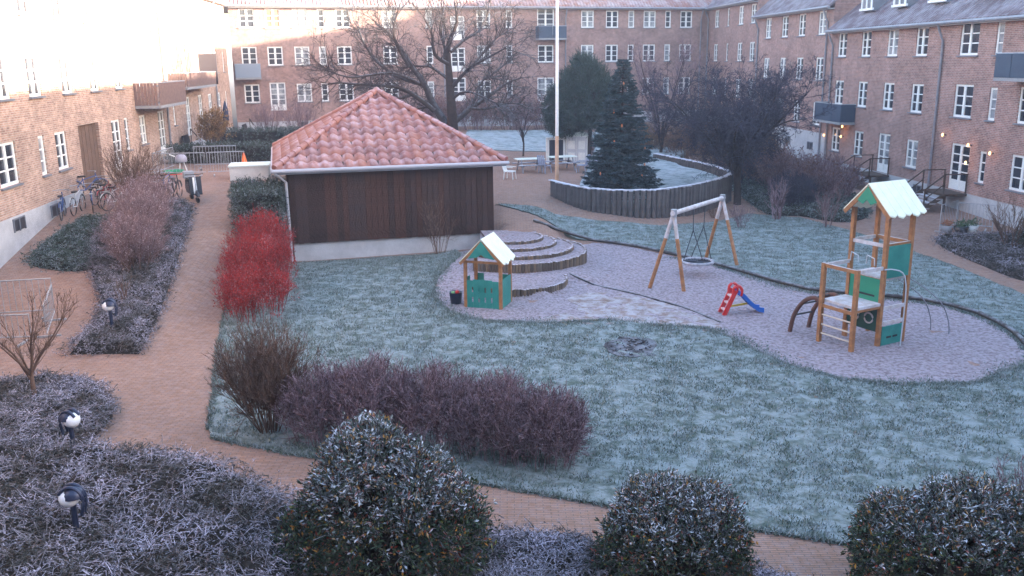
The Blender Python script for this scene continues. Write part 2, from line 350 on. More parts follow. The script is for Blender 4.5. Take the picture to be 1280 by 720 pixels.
sheet('ash_patch', [(2.36, 22.28), (2.85, 22.95), (3.4, 23.08), (3.72, 22.37), (3.5, 21.65), (2.95, 21.29), (2.5, 21.62)], M('ash_and_mud', (.016, .014, .018), (.04, .036, .042), 2.5, 7, .95, .9, 9, frost=.25), .045, .2, skirt=.03, jit=.09, bstep=.2)
def far_lawn(name, poly): return sheet(name, poly, M('frosted_lawn_far', (.16, .2, .19), (.26, .29, .3), 1, 7, .95, .7, 8, frost=.5, fscale=2, fcol=(.5, .55, .6), spec=.1), .05, .8, curve=False, bstep=.8)
far_lawn('far_lawn', [(-3.4, 60.9), (2.8, 60.9), (7, 62.8), (7.6, 72), (3.4, 73.6), (-3.4, 73.2)])
def raised(x, y): return 1.1+.02*(np.asarray(y)-41)+0*np.asarray(x)
sheet('raised_lawn', [(4.4, 40.25), (6.1, 40.1), (8, 41.55), (9.9, 43.85), (10.8, 45.8), (10.8, 47.8), (10.4, 49.8), (9.65, 53), (11.5, 61), (8, 68), (5.6, 60), (4.2, 50), (3.4, 44)], MATS['frosted_lawn_far'], 0, .6, zf=raised, skirt=1.6)

# grass blades
def blades(name, poly, n, zoff, hmin=.03, hmax=.075, w=.012, mat=None):
    x0, y0 = poly.min(0); x1, y1 = poly.max(0)
    X = rng.uniform(x0, x1, n*3); Y = rng.uniform(y0, y1, n*3)
    cl = np.sin(X*2.3+np.sin(Y*1.7)*2)*np.sin(Y*2.9+np.sin(X*1.3)*2)+np.sin(X*7.1+Y*3.3)*np.sin(Y*6.3-X*2.2)*.7
    ok = inside(poly, X, Y) & (((X-2.95)/.75)**2+((Y-22.25)/.85)**2 > rng.uniform(.5, 1.3, n*3)) & (rng.uniform(size=n*3) < .45+.4*cl); X = X[ok][:n]; Y = Y[ok][:n]; k = len(X)
    Z = T(X, Y)+zoff; a = rng.uniform(0, 2*PI, k); hh = rng.uniform(hmin, hmax, k); l = rng.normal(size=(k, 2))*.03
    V = np.empty((k, 3, 3)); V[:, 0] = np.c_[X-np.cos(a)*w, Y-np.sin(a)*w, Z]; V[:, 1] = np.c_[X+np.cos(a)*w, Y+np.sin(a)*w, Z]; V[:, 2] = np.c_[X+l[:, 0], Y+l[:, 1], Z+hh]
    o = link(name, MB().add(V.reshape(-1, 3), np.arange(k*3).reshape(-1, 3)).mesh(name, mat), kind='stuff'); return o
blade_m = M('grass_blades', (.06, .1, .07), (.11, .15, .12), 1.5, 6, .8, island=[(0, (.1, .135, .105)), (.25, (.15, .185, .16)), (.5, (.24, .285, .285)), (.72, (.36, .4, .43))], spec=.1)
tag(blades('grass', LB, 190000, .03, mat=blade_m), 'short frosted grass blades of the large front lawn', 'grass')
tag(blades('grass', BB, 60000, .035, mat=blade_m), 'short frosted grass behind the sand area edge', 'grass')

def spill(n):
    P = SAND_B; k = rng.integers(0, len(P), n); a, b = P[k], P[(k+1) % len(P)]; t = rng.uniform(size=(n, 1)); q = a+(b-a)*t+rng.normal(size=(n, 2))*np.array([.16, .16])*(1+np.sin(a[:, :1]*2.3)*.6)
    ok = q[:, 1] < 33; q = q[ok]; n = len(q); X, Y = q.T; Z = T(X, Y)+.02; ang = rng.uniform(0, PI, n); w = .014
    V = np.stack([np.c_[X-np.cos(ang)*w, Y-np.sin(ang)*w, Z], np.c_[X+np.cos(ang)*w, Y+np.sin(ang)*w, Z], np.c_[X+rng.normal(size=n)*.03, Y+rng.normal(size=n)*.03, Z+rng.uniform(.03, .07, n)]], 1)
    tag(link('grass', MB().add(V.reshape(-1, 3), np.arange(n*3).reshape(-1, 3)).mesh('grass', blade_m), kind='stuff'), 'ragged frosted grass growing over the rim of the sand area', 'grass')
SAND_B = SB; spill(26000)
def spill2(n, P, sd=.035):
    k = rng.integers(0, len(P)-1, n); d = np.linalg.norm(P[k+1]-P[k], axis=1) < .8; k = k[d]; q = P[k]+(P[k+1]-P[k])*rng.uniform(size=(len(k), 1))+rng.normal(size=(len(k), 2))*sd
    n = len(q); X, Y = q.T; Z = T(X, Y)+.01; ang = rng.uniform(0, PI, n); w = .013
    V = np.stack([np.c_[X-np.cos(ang)*w, Y-np.sin(ang)*w, Z], np.c_[X+np.cos(ang)*w, Y+np.sin(ang)*w, Z], np.c_[X+rng.normal(size=n)*.05, Y+rng.normal(size=n)*.05, Z+rng.uniform(.03, .1, n)]], 1)
    tag(link('grass', MB().add(V.reshape(-1, 3), np.arange(n*3).reshape(-1, 3)).mesh('grass', blade_m), kind='stuff'), 'ragged frosted grass leaning over the brick path edge', 'grass')
spill2(22000, LB)
# lumps of ash and mud
ml = MB()
for i in range(90):
    a = rng.uniform(0, 2*PI); q = rng.uniform()**.6; x, y, r = 2.95+.62*q*math.cos(a), 22.2+.75*q*math.sin(a), rng.uniform(.012, .035)
    if i < 14: x, y, r = 3.3+rng.normal()*.09, 22.5+rng.normal()*.1, rng.uniform(.04, .07)
    ml.lathe([(r, 0), (r*.9, r*.5), (r*.4, r*.9), (0, r)], 5, (x, y, .06))
tag(link('ash_lumps', ml.mesh('ash_lumps', MATS['ash_and_mud']), kind='stuff'), 'dark lumps of ash and mud on the bare spot in the lawn', 'ash')

# ------------------------------------------------------------ buildings
_fr = {}
def window_meshes(w, h, kind):
    key = (round(w, 2), round(h, 2), kind)
    if key in _fr: return _fr[key]
    f = MB(); t = .1; d = .07
    f.box((0, 0, t/2), (w, d, t)); f.box((0, 0, h-t/2), (w, d, t)); f.box((-w/2+t/2, 0, h/2), (t, d-.006, h-2*t)); f.box((w/2-t/2, 0, h/2), (t, d-.006, h-2*t))
    cas = 2 if kind in ('double', 'door') else 1
    rows = {'double': 3, 'single': 3, 'door': 4}[kind]
    z0 = t
    if kind == 'door':
        f.box((0, -.004, t+.18), (w-2*t, d*.6, .36)); z0 = t+.36
    if cas == 2: f.box((0, .004, h/2), (.15, d+.012, h-2*t))
    for k in range(1, rows):
        z = z0+(h-t-z0)*k/rows
        f.box((0, -.002, z), (w-2*t, d*.55, .052))
    p = MB(); p.box((0, -.015, h/2), (w-.06, .012, h-.06))
    s = MB(); s.box((0, .08, -.035), (w+.16, .2, .06))
    r = (f.mesh('window', white), p.mesh('pane', glass), s.mesh('sill', leadm), p.mesh('pane', glass2), p.mesh('pane', glass3)); _fr[key] = r; return r
DEF = {'double': (1.15, 1.42), 'single': (.55, 1.42), 'door': (1.25, 2.15)}
def wall_holes(mb, x0, x1, zb0, zb1, z1, holes, th=.16, y=0):
    """front wall sheet at y with rectangular openings and reveals; bottom may slope"""
    xs = sorted({x0, x1, *[a for h in holes for a in (h[0], h[1])]}); zt = sorted({z1, *[a for h in holes for a in (h[2], h[3])]})
    def bz(x): return zb0+(zb1-zb0)*(x-x0)/(x1-x0)
    for a, b in zip(xs, xs[1:]):
        zs = [None]+zt; m = (a+b)/2
        for lo, hi in zip(zs, zs[1:]):
            if lo is not None and any(h[0] <= m <= h[1] and h[2] <= (lo+hi)/2 <= h[3] for h in holes): continue
            la, lb = (bz(a), bz(b)) if lo is None else (lo, lo)
            if la >= hi: continue
            mb.add([(a, y, la), (b, y, lb), (b, y, hi), (a, y, hi)], [0, 1, 2, 3])
    for (a, b, c, d) in holes:
        for q in ([(a, c), (b, c)], [(b, c), (b, d)], [(b, d), (a, d)], [(a, d), (a, c)]):
            (p0, p1), (p2, p3) = q
            mb.add([(p0, y, p1), (p2, y, p3), (p2, y-th, p3), (p0, y-th, p1)], [0, 1, 2, 3])

def building(label, origin, ang, sg, s0, s1, zb, eave, wins, roofm, plinth=None, depth=10.5, rise=4.15, gates=(), vents=(), wallm=brick, over0=.0, over1=.0, pipes=(), hip=False, endwin=None):
    """local +y faces the courtyard; local x = sg*s"""
    rz = ang if sg > 0 else ang+PI
    b = thing('brick_building', label, 'building', (origin[0], origin[1], 0), rz)
    a0, a1 = sorted((sg*s0, sg*s1)); zl, zr = (zb(s0), zb(s1)) if sg > 0 else (zb(s1), zb(s0))
    holes = []
    for (s, z, kind, *wh) in wins:
        w, h = wh if wh else DEF[kind]; holes.append((sg*s-w/2, sg*s+w/2, z, z+h))
    for (s, z, w, h) in gates: holes.append((sg*s-w/2, sg*s+w/2, z, z+h))
    mb = MB(); wall_holes(mb, a0, a1, min(zl, zr)-.6, min(zl, zr)-.6, eave, holes)
    part('wall', mb, wallm, b)
    m2 = MB(); lo = min(zl, zr)-.6
    m2.add([(a0, 0, lo), (a0, -depth, lo), (a0, -depth, eave), (a0, -depth/2, eave+rise*.96), (a0, 0, eave)], [0, 1, 2, 3, 4])
    m2.add([(a1, 0, lo), (a1, -depth, lo), (a1, -depth, eave), (a1, -depth/2, eave+rise*.96), (a1, 0, eave)], [0, 1, 2, 3, 4])
    m2.add([(a0, -depth, lo), (a1, -depth, lo), (a1, -depth, eave), (a0, -depth, eave)], [0, 1, 2, 3])
    m2.add([(a0, -.6, lo), (a1, -.6, lo), (a1, -.6, eave), (a0, -.6, eave)], [0, 1, 2, 3])
    part('rear_wall', m2, wallm, b)
    # roof: two thick slopes
    r = MB(); ov = .38; dr = rise/(depth/2)*ov; th = .16; A0, A1 = a0-over0, a1+over1
    for y0, y1 in ((ov, -depth/2), (-depth-ov, -depth/2)):
        V = [(A0, y0, eave-dr), (A1, y0, eave-dr), (A1, y1, eave+rise), (A0, y1, eave+rise)]
        V += [(x, y, z+th) for x, y, z in V]
        r.add(V, [[0, 1, 2, 3], [4, 5, 6, 7], [0, 1, 5, 4], [1, 2, 6, 5], [2, 3, 7, 6], [3, 0, 4, 7]])
    ro = part('roof', r, roofm, b)
    rd = MB(); rd.tube([(A0, -depth/2, eave+rise+.14), (A1, -depth/2, eave+rise+.14)], .13, 8); part('ridge', rd, roofm, ro)
    gt = MB(); gt.tube([(A0, ov+.06, eave-dr+.03), (A1, ov+.06, eave-dr+.03)], .085, 8); part('gutter', gt, zinc, b)
    sf = MB(); sf.box(((a0+a1)/2, ov/2, eave-dr-.06), (a1-a0-.02, ov, .08)); part('soffit', sf, M('soffit_paint', (.3, .28, .28)), b)
    for i, (s, z, kind, *wh) in enumerate(wins):
        w, h = wh if wh else DEF[kind]; fr, pn, sl_, pn2, pn3 = window_meshes(w, h, kind)
        f = link('window', fr, b, (sg*s, -.09, z)); rr = rng.uniform()
        link('pane', pn3 if rr < .025 else pn2 if rr < .36 else pn, f)
        if kind != 'door': link('sill', sl_, f)
    for (s, z, w, h) in gates:
        k = int(w/.22)
        for i in range(k):
            q = MB().box((sg*s-w/2+(i+.5)*w/k, -.14+.004*(i % 2), z+h/2), (w/k-.012, .04, h)); part('gate_board', q, gatewood, b)
    if plinth:
        for (p0, p1, z0f, z1f) in plinth:
            x0, x1 = sorted((sg*p0, sg*p1)); (q0, q1) = (p0, p1) if sg > 0 else (p1, p0)
            pm = MB(); V = [(x0, .03, z0f(q0)-.5), (x1, .03, z0f(q1)-.5), (x1, .03, z1f), (x0, .03, z1f), (x0, -.1, z1f), (x1, -.1, z1f), (x1, -.1, z0f(q1)-.5), (x0, -.1, z0f(q0)-.5)]
            pm.add(V, [[0, 1, 2, 3], [3, 2, 5, 4], [0, 3, 4, 7], [1, 2, 5, 6]]); part('plinth', pm, plinth_m, b)
    for (s, z, w, h) in vents:
        fm = MB(); fm.box((sg*s, .045, z+h/2), (w, .03, h)); v = part('basement_window', fm, M('dark_recess', (.03, .03, .04), rough=.3), b)
        fm = MB()
        for dx in (-w/2, w/2, 0): fm.box((sg*s+dx, .05, z+h/2), (.05, .05, h+.05))
        fm.box((sg*s, .052, z+h), (w, .05, .05)); part('frame', fm, leadm, v)
    for s in pipes:
        pm = MB(); pm.tube([(sg*s, .42, eave-dr), (sg*s, .3, eave-dr-.35), (sg*s, .09, eave-dr-.8), (sg*s, .09, zb(s)-.1)], .06, 8); part('downpipe', pm, zinc, b, smooth=True)
    return b, sg
aR, aL, aF = -.0824, -.1108, .2838
OR, OL, OF = (24.515, 0), (-13.27, 0), (0, 78.08)
angR = PI/2-aR; angL = PI/2-aL; angF = aF
def zR(s): return float(T(OR[0]+math.sin(aR)*s-.3, math.cos(aR)*s))
def zL(s): return float(T(OL[0]+math.sin(aL)*s+.3, math.cos(aL)*s))
def zF(s): return float(T(math.cos(aF)*s, OF[1]+math.sin(aF)*s-.3))

# right wing, first part
cols = [(56.06, 'double'), (53.0, 'double'), (49.95, 'double'), (46.98, 'double'), (42.84, 'wide'), (40.56, 'single'), (38.0, 'wide'), (34.6, 'double'), (31.6, 'double'), (28.2, 'double'), (24.8, 'double')]
def wd(k): return (1.5, 1.5) if k == 'wide' else DEF[k]
w = []
for s, k in cols:
    kk = 'double' if k == 'wide' else k
    for z in (7.23, 4.43): w.append((s, z, kk, *wd(k)))
    if s == 49.95: w.append((49.95, 1.04, 'door', 1.3, 2.1))
    elif s == 42.84: w.append((42.6, 1.07, 'door', 1.55, 2.15))
    elif s == 40.56: w.append((40.8, 1.63, 'single', .5, 1.42))
    else: w.append((s, 1.63, kk, *wd(k)))
bR1, _ = building('near right brick wing with frosted grey roof and added warm wall lights', OR, angR, 1, -14, 57.5, zR, 9.0, w, roof_grey, plinth=[(26, 57.5, zR, 1.02)], vents=[(56.2, .5, .7, .35), (53.2, .45, .7, .4), (46, .45, .7, .4)], pipes=(57.2, 44.9), over1=.0)
w = []
for s in (68.6, 65.4, 62.4, 59.2):
    for z in (8.6, 5.8, 3.0): w.append((s, z, 'double'))
bR2, _ = building('middle right brick section with whitewashed lower wall behind the bare tree', OR, angR, 1, 57.52, 71, zR, 10.5, w, roof_grey, rise=4.8, plinth=[(57.55, 70.9, zR, 2.55)], vents=[(59.7, 1.4, .8, .45), (63.5, 1.5, .8, .45)], pipes=(58.2, 70.5), over0=.12)
w = []
for s in (81.1, 78, 74.8, 71.9):
    for z in (9.8, 7.0, 4.2): w.append((s, z, 'double' if s != 78 else 'single'))
bR3, _ = building('far right brick section meeting the rear wing in the corner', OR, angR, 1, 71.02, 84, zR, 11.7, w, roof_grey, plinth=[(71.1, 83.6, zR, 2.3)], pipes=(83.3,), over0=.12)
# rear wing
w = []
fc = [(-20.95, 'double'), (-19.0, 'double'), (-16.95, 'double'), (-15.35, 'single'), (-13.65, 'double'), (-10.0, 'double'), (-6.75, 'single'), (-2.2, 'double'), (0.0, 'single'), (3.2, 'double'), (6.95, 'double'), (9.2, 'double'), (10.98, 'single'), (12.7, 'double'), (14.45, 'single'), (16.2, 'double')]
for s, k in fc:
    for z in (4.22, 7.05, 9.87):
        if s == -19.0 and z < 5: w.append((s, 3.6, 'door', 1.2, 2.15))
        elif s == 3.2 and z < 5: w.append((3.2, 3.5, 'door', 1.5, 2.3))
        elif s == 3.2 and z > 9: w.append((3.2, 9.3, 'door', 1.5, 2.2))
        elif s == 3.2: w.append((3.2, 7.05, 'double', 1.4, 1.42))
        else: w.append((s, z, k))
for z in (4.0, 6.4, 8.9): w.append((-4.4, z, 'door', 1.2, 1.9))
bF, _ = building('long rear brick wing across the end of the courtyard', OF, angF, -1, -22.25, 19.2, zF, 11.75, w, roof_red, plinth=[(-22.2, 18.5, zF, 2.75)], pipes=(-3.3+4.0-6.3, 4.95, 17.6), over0=3, over1=3, vents=[(-17.2, 2.3, .7, .35), (-12, 2.3, .7, .35)])
# left wing
w = []
for s, k in [(12, 'double'), (15.5, 'double'), (19, 'double'), (22.5, 'double'), (26.2, 'double'), (30.2, 'wide'), (33.2, 'single'), (35.1, 'double'), (46.2, 'double')]:
    kk = 'double' if k == 'wide' else k
    w.append((s, 3.35, kk, *((1.5, 1.42) if k == 'wide' else DEF[k])))
w += [(41.9, 2.5, 'door', 1.3, 2.3), (43.5, 3.3, 'single', .6, 1.5), (49.75, 2.5, 'door', 1.3, 2.3)]
for s, k in [(12, 'double'), (15.5, 'double'), (19, 'double'), (22.5, 'double'), (26.5, 'double'), (30.6, 'double'), (33.3, 'double'), (36.5, 'double'), (39.7, 'double'), (43.1, 'double'), (46.5, 'double'), (49, 'double')]:
    for z in (6.15, 8.95): w.append((s, z, k))
bL1, _ = building('near left brick wing with brown gateway and white plinth', OL, angL, -1, 8, 51.2, zL, 11.0, w, roof_red, plinth=[(26, 36.6, zL, 2.34)], gates=[(38.3, 2.2, 2.5, 2.65)], vents=[(30.3, 1.85, .9, .4), (33.6, 1.8, .9, .4)], pipes=(50.9,), wallm=brick_pale)
w = []
for s in (52.7, 56.1, 59.6, 62.6, 65.6, 68.3):
    for z in (3.85, 6.65, 9.45):
        if z < 4 and s in (56.1, 59.6): w.append((s, 3.0, 'door', 1.2, 2.3))
        else: w.append((s, z, 'double' if s not in (52.7, 68.3) else 'single'))
bL2, _ = building('far left brick section ending at the rear wing corner', OL, angL, -1, 51.22, 69.9, zL, 11.75, w, roof_red, plinth=[(51.3, 69.7, zL, 2.6)], pipes=(64.6,), over0=.12, wallm=brick_pale)
# block behind the viewpoint
own = thing('brick_building', 'brick block closing the courtyard on the viewer side', 'building', (0, -1.6, 0), 0)
mb = MB(); mb.box((0, -5, 4.5), (52, 10, 12)); part('wall', mb, brick, own)
mb = MB(); mb.prism([(.4, 10.4), (-5, 14.2), (-10.4, 10.4)], -26.5, 26.5, axis='x'); part('roof', mb, roof_red, own)

def dormer(parent, s, y, z, wdt=1.3):
    d = MB(); d.box((s, y, z+.55), (wdt, 1.6, 1.1)); o = part('dormer', d, leadm, parent)
    f = MB()
    for dx in (-wdt/2+.06, 0, wdt/2-.06): f.box((s+dx, y+.83, z+.6), (.12, .06, .95))
    f.box((s, y+.832, z+.1), (wdt+.3, .1, .12)); f.box((s, y+.832, z+1.08), (wdt, .1, .1)); part('window', f, white, o)
for s in (54.3, 50.5, 46.8, 42.5): dormer(bR1, s, -1.3, 9.75)

def balcony(parent, x0, x1, z0, z1, dep, mat, slats=False, y0=0, rail=True):
    b = MB(); b.box(((x0+x1)/2, dep/2+.01, z0-.06), (x1-x0, dep, .14)); o = part('balcony', b, concrete, parent)
    if slats:
        k = int((x1-x0)/.16)
        m = MB()
        for i in range(k): m.box((x0+(i+.5)*(x1-x0)/k, dep, (z0+z1)/2+.02), (.125, .03, z1-z0))
        for i in range(int(dep/.16)):
            for x in (x0, x1): m.box((x, (i+.5)*.16, (z0+z1)/2+.02), (.03, .125, z1-z0))
        part('slat', m, mat, o, kind='stuff')
    else:
        n = max(1, round((x1-x0)/1.3))
        for i in range(n):
            m = MB().box((x0+(i+.5)*(x1-x0)/n, dep, (z0+z1)/2+.02), ((x1-x0)/n-.03, .03, z1-z0)); part('panel', m, mat, o)
        for x in (x0+.02, x1-.02): part('panel', MB().box((x, dep/2, (z0+z1)/2+.02), (.03, dep-.04, z1-z0)), mat, o)
    r = MB(); r.tube([(x0, .02, z1+.04), (x0, dep, z1+.04), (x1, dep, z1+.04), (x1, .02, z1+.04)], .028, 6); part('handrail', r, steel, o)
balcony(bR1, 53.6, 57.3, 3.5, 4.5, .9, navy)
balcony(bR1, 36.9, 39.1, 6.3, 7.25, 1.0, navy)
balcony(bF, -4.75, -2.3, 9.0, 9.95, .9, navy)
balcony(bF, 20.2, 22.1, 6.15, 7.15, 1.1, bluegrey)
brownslat = M('brown_slats', (.16, .1, .09), (.22, .14, .12), 5)
balcony(bL1, -50.6, -45.2, 5.25, 6.3, 1.2, brownslat, True)
balcony(bL2, -60, -52, 5.95, 6.7, 1.0, brownslat, True)
part('balcony_divider', MB().box((-60.2, .55, 6.9), (.08, 1.1, 1.9)), M('dark_divider', (.06, .045, .05)), bL2)

def added_warm_point(parent, s, z, y=.1):  # invented lamps, added to give the warm points of light on this wall
    m = MB(); m.box((s, y, z), (.06, .14, .05)); o = part('added_warm_lamp', m, blackm, parent)
    m = MB(); m.lathe([(0, -.09), (.04, -.06), (.055, 0), (.04, .06), (0, .09)], 10, (s, y+.1, z)); part('lamp_globe', m, M('added_warm_glow', (1, .7, .35), emit=(1, .5, .18, .5)), o)
    l = bpy.data.lights.new('added_warm_light', 'POINT'); l.energy = .45; l.color = (1, .5, .2); l.shadow_soft_size = .08
    q = bpy.data.objects.new('added_warm_light', l); C.objects.link(q); q.parent = o; q.location = (s, y+.28, z)
for s, z in ((43.9, 3.55), (41.7, 3.25), (40.0, 3.05), (41.75, 2.45), (54.9, 2.6), (57.3, 2.5), (54.8, 3.2)): added_warm_point(bR1, s, z)

def stair(name_label, s, ztop, n=4, wdt=1.9):
    """wooden steps against the right wing, local frame of the wing"""
    x = s; zb = zR(s); t = thing('entrance_steps', name_label, 'steps', (OR[0]+math.sin(aR)*s, math.cos(aR)*s, 0), angR)
    part('landing', MB().box((0, .6, ztop-.06), (wdt, 1.15, .1)), darkwood, t)
    st = (ztop-zb)/n
    for i in range(1, n):
        part('tread', MB().box((0, 1.15+.3*i-.12, ztop-st*i-.03), (wdt, .3, .06)), M('worn_stone_tread', (.3, .28, .3), frost=.6), t)
    for sx in (-1, 1):
        m = MB(); m.bar((sx*(wdt/2-.04), 1.15, ztop-.1), (sx*(wdt/2-.04), 1.15+.3*n, zb-.05), .05, .2); part('stringer', m, darkwood, t)
        m = MB()
        for p in ((0.1, ztop), (1.15, ztop), (1.15+.3*(n-1), zb+.15)): m.box((sx*(wdt/2-.02), p[0], p[1]+.45), (.05, .05, .95))
        m.bar((sx*(wdt/2-.02), .05, ztop+.9), (sx*(wdt/2-.02), 1.15, ztop+.9), .05); m.bar((sx*(wdt/2-.02), 1.15, ztop+.9), (sx*(wdt/2-.02), 1.15+.3*(n-1), zb+1.05), .05)
        m.bar((sx*(wdt/2-.02), 1.15, ztop+.45), (sx*(wdt/2-.02), 1.15+.3*(n-1), zb+.6), .04); part('railing', m, darkwood, t)
    m = MB()
    for sx in (-.8, .8): m.box((sx, 1.0, (ztop+zb)/2-.1), (.09, .09, ztop-zb)); 
    part('support', m, darkwood, t)
stair('dark wooden entrance steps at the farther door of the right wing', 49.95, 1.0)
stair('dark wooden entrance steps at the wider door nearer the playground tower', 42.6, 1.03)

# ------------------------------------------------------------ shed with pantile pyramid roof
sh = thing('shed', 'dark boarded shed with red pantile pyramid roof beside the playground', 'shed', (-5.51, 38.21, 0), .2475)
HX, HY = 3.82, 4.46; RX, RY = 4.27, 4.87; EZ, AZ = 3.5, 6.0; PZ = .7
plank_ms = [M('tarred_plank_%s' % n, c, c2, 2.2, 7, .8, .5, 20, spec=.25) for n, c, c2 in (('brown', (.055, .022, .014), (.075, .034, .022)), ('dark', (.03, .014, .011), (.05, .024, .018)), ('weathered', (.062, .032, .024), (.045, .028, .026)))]
nb = 36; bwid = 2*HX/nb; pme = [MB().box((0, 0, 0), (bwid-.018, .03, 2.72)).mesh('plank', m) for m in plank_ms]
for i in range(nb):
    link('plank', pme[rng.integers(3)], sh, (-HX+(i+.5)*bwid, -HY-.02-rng.uniform(0, .012), PZ+1.36+rng.uniform(-.01, .01)))
mb = MB(); mb.box((0, 0, PZ+1.38), (2*HX-.04, 2*HY-.04, 2.76)); part('wall', mb, plank_ms[1], sh)
mb = MB()
for sx in (-1, 1):
    for i in range(42): mb.box((sx*(HX+.02), -HY+(i+.5)*2*HY/42, PZ+1.36), (.03, 2*HY/42-.015, 2.72))
for i in range(36): mb.box((-HX+(i+.5)*bwid, HY+.02, PZ+1.36), (bwid-.015, .03, 2.72))
part('side_cladding', mb, plank_ms[1], sh, kind='stuff')
part('plinth', MB().box((0, 0, PZ/2-.3), (2*HX-.1, 2*HY-.1, PZ+.6)), plinth_m, sh)
mb = MB()
mb.add([(-RX, -RY, EZ-.02), (RX, -RY, EZ-.02), (RX, RY, EZ-.02), (-RX, RY, EZ-.02), (0, 0, AZ-.03)], [[0, 1, 4], [1, 2, 4], [2, 3, 4], [3, 0, 4]]); mb.add([(-RX, -RY, EZ-.04), (RX, -RY, EZ-.04), (RX, RY, EZ-.04), (-RX, RY, EZ-.04)], [0, 1, 2, 3])
roofd = part('roof_deck', mb, darkwood, sh)
mb = MB()
for a, b in (((-RX, -RY), (RX, -RY)), ((RX, -RY), (RX, RY)), ((RX, RY), (-RX, RY)), ((-RX, RY), (-RX, -RY))): mb.bar((*a, EZ-.1), (*b, EZ-.1), .03, .16)
part('fascia', mb, zinc, sh)
mb = MB(); mb.tube([(-RX-.1, -RY-.08, EZ-.05), (RX+.1, -RY-.08, EZ-.05)], .07, 8); mb.tube([(-RX-.08, -RY, EZ-.06), (-RX-.08, RY, EZ-.06)], .07, 8); part('gutter', mb, M('frosted_gutter', (.42, .42, .47)), sh)
mb = MB(); mb.tube([(-RX-.02, -RY-.05, EZ-.1), (-HX-.08, -HY-.1, EZ-.5), (-HX-.06, -HY-.1, .0)], .05, 8); part('downpipe', mb, MATS['frosted_gutter'], sh)
tile_ms = [M('pantile_%s' % n, c, c2, 1.6, 8, .7, .3, 12, frost=fr, fscale=3.3, fcol=(.52, .4, .44)) for n, c, c2, fr in (('red', (.3, .11, .09), (.24, .095, .085), .5), ('dark', (.25, .1, .085), (.2, .085, .08), .5), ('orange', (.35, .135, .09), (.28, .11, .085), .35), ('frosted', (.36, .16, .13), (.3, .13, .11), .75))]
def pantile(x0, x1, v0, v1, w, clip):
    """one S-shaped tile from x0..x1, lower edge v0 upper edge v1 in roof plane; clip(v)->(xmin,xmax)"""
    k = 9; V = []
    for v, lift in ((v0, .038), (v1, .02)):
        lo, hi = clip(min(v, v1))
        for i in range(k):
            t = i/(k-1); x = x0+(x1-x0)*t; prof = .052*math.cos(2*PI*(t-.22))
            V.append((min(max(x, lo), hi), v, lift+prof))
    for i in range(k): V.append((V[i][0], v0, V[i][2]-.05))
    F = [[i, i+1, k+i+1, k+i] for i in range(k-1)]+[[2*k+i, 2*k+i+1, i+1, i] for i in range(k-1)]
    return V, F
def roof_face(hw, run, ry, individual, par):
    """ry: outward horizontal rotation; hw half eave; run horizontal distance eave->apex"""
    sl = math.hypot(run, AZ-EZ); ncol = round(2*hw/.42); wcol = 2*hw/ncol; nrow = 12; dv = sl/nrow
    nrm = np.array([0, -(AZ-EZ), 0]); up = np.array([0, run/sl, (AZ-EZ)/sl]); nz = np.array([0, -(AZ-EZ)/sl, run/sl]); ex = np.array([1., 0, 0])
    cr, sr = math.cos(ry), math.sin(ry); Rm = np.array([[cr, -sr, 0], [sr, cr, 0], [0, 0, 1]])
    al = MB()
    for r in range(nrow):
        v0 = r*dv-.05; v1 = (r+1)*dv
        clip = lambda v: (-hw*(1-max(v, 0)/sl), hw*(1-max(v, 0)/sl))
        for c in range(ncol):
            x0 = -hw+c*wcol; x1 = x0+wcol; lo, hi = clip((r+.0)*dv)
            if x1 < lo+.03 or x0 > hi-.03: continue
            V, Fc = pantile(x0-.01, x1+.01, v0, v1, wcol, clip); V = np.array(V); V[:, 2] += rng.uniform(0, .012)
            P = V[:, :1]*ex+V[:, 1:2]*up+V[:, 2:3]*nz+np.array([0, -run, EZ]); P = P@Rm.T
            if individual:
                mb = MB().add(P, Fc); part('roof_tile', mb, tile_ms[int(rng.choice(4, p=[.33, .2, .17, .3]))], par, smooth=True)
            else: al.add(P, Fc)
    if not individual: part('roof_tile', al, tile_ms[0], par, smooth=True, kind='stuff')
roof_face(RX, RY, 0, True, sh)
# left face (shorter run), split like the front
roof_face(RY, RX, -PI/2, True, sh); roof_face(RY, RX, PI/2, False, sh); roof_face(RX, RY, PI, False, sh)
for a in ((-RX, -RY), (RX, -RY), (RX, RY), (-RX, RY)):
    p0 = np.array([a[0], a[1], EZ+.06]); p1 = np.array([0, 0, AZ+.08]); n = 18
    me = None
    for i in range(n):
        q0 = p0+(p1-p0)*(i/n); q1 = p0+(p1-p0)*((i+1.12)/n)
        if a[1] > 0 and a[0] > 0: continue
        mb = MB().tube([q0, q1], [.135, .105], 8); part('hip_tile', mb, tile_ms[int(rng.choice(4, p=[.25, .1, .3, .35]))], sh, smooth=True)
part('finial_tile', MB().lathe([(.2, AZ-.05), (.17, AZ+.1), (.08, AZ+.2), (0, AZ+.23)], 10), tile_ms[3], sh, smooth=True)

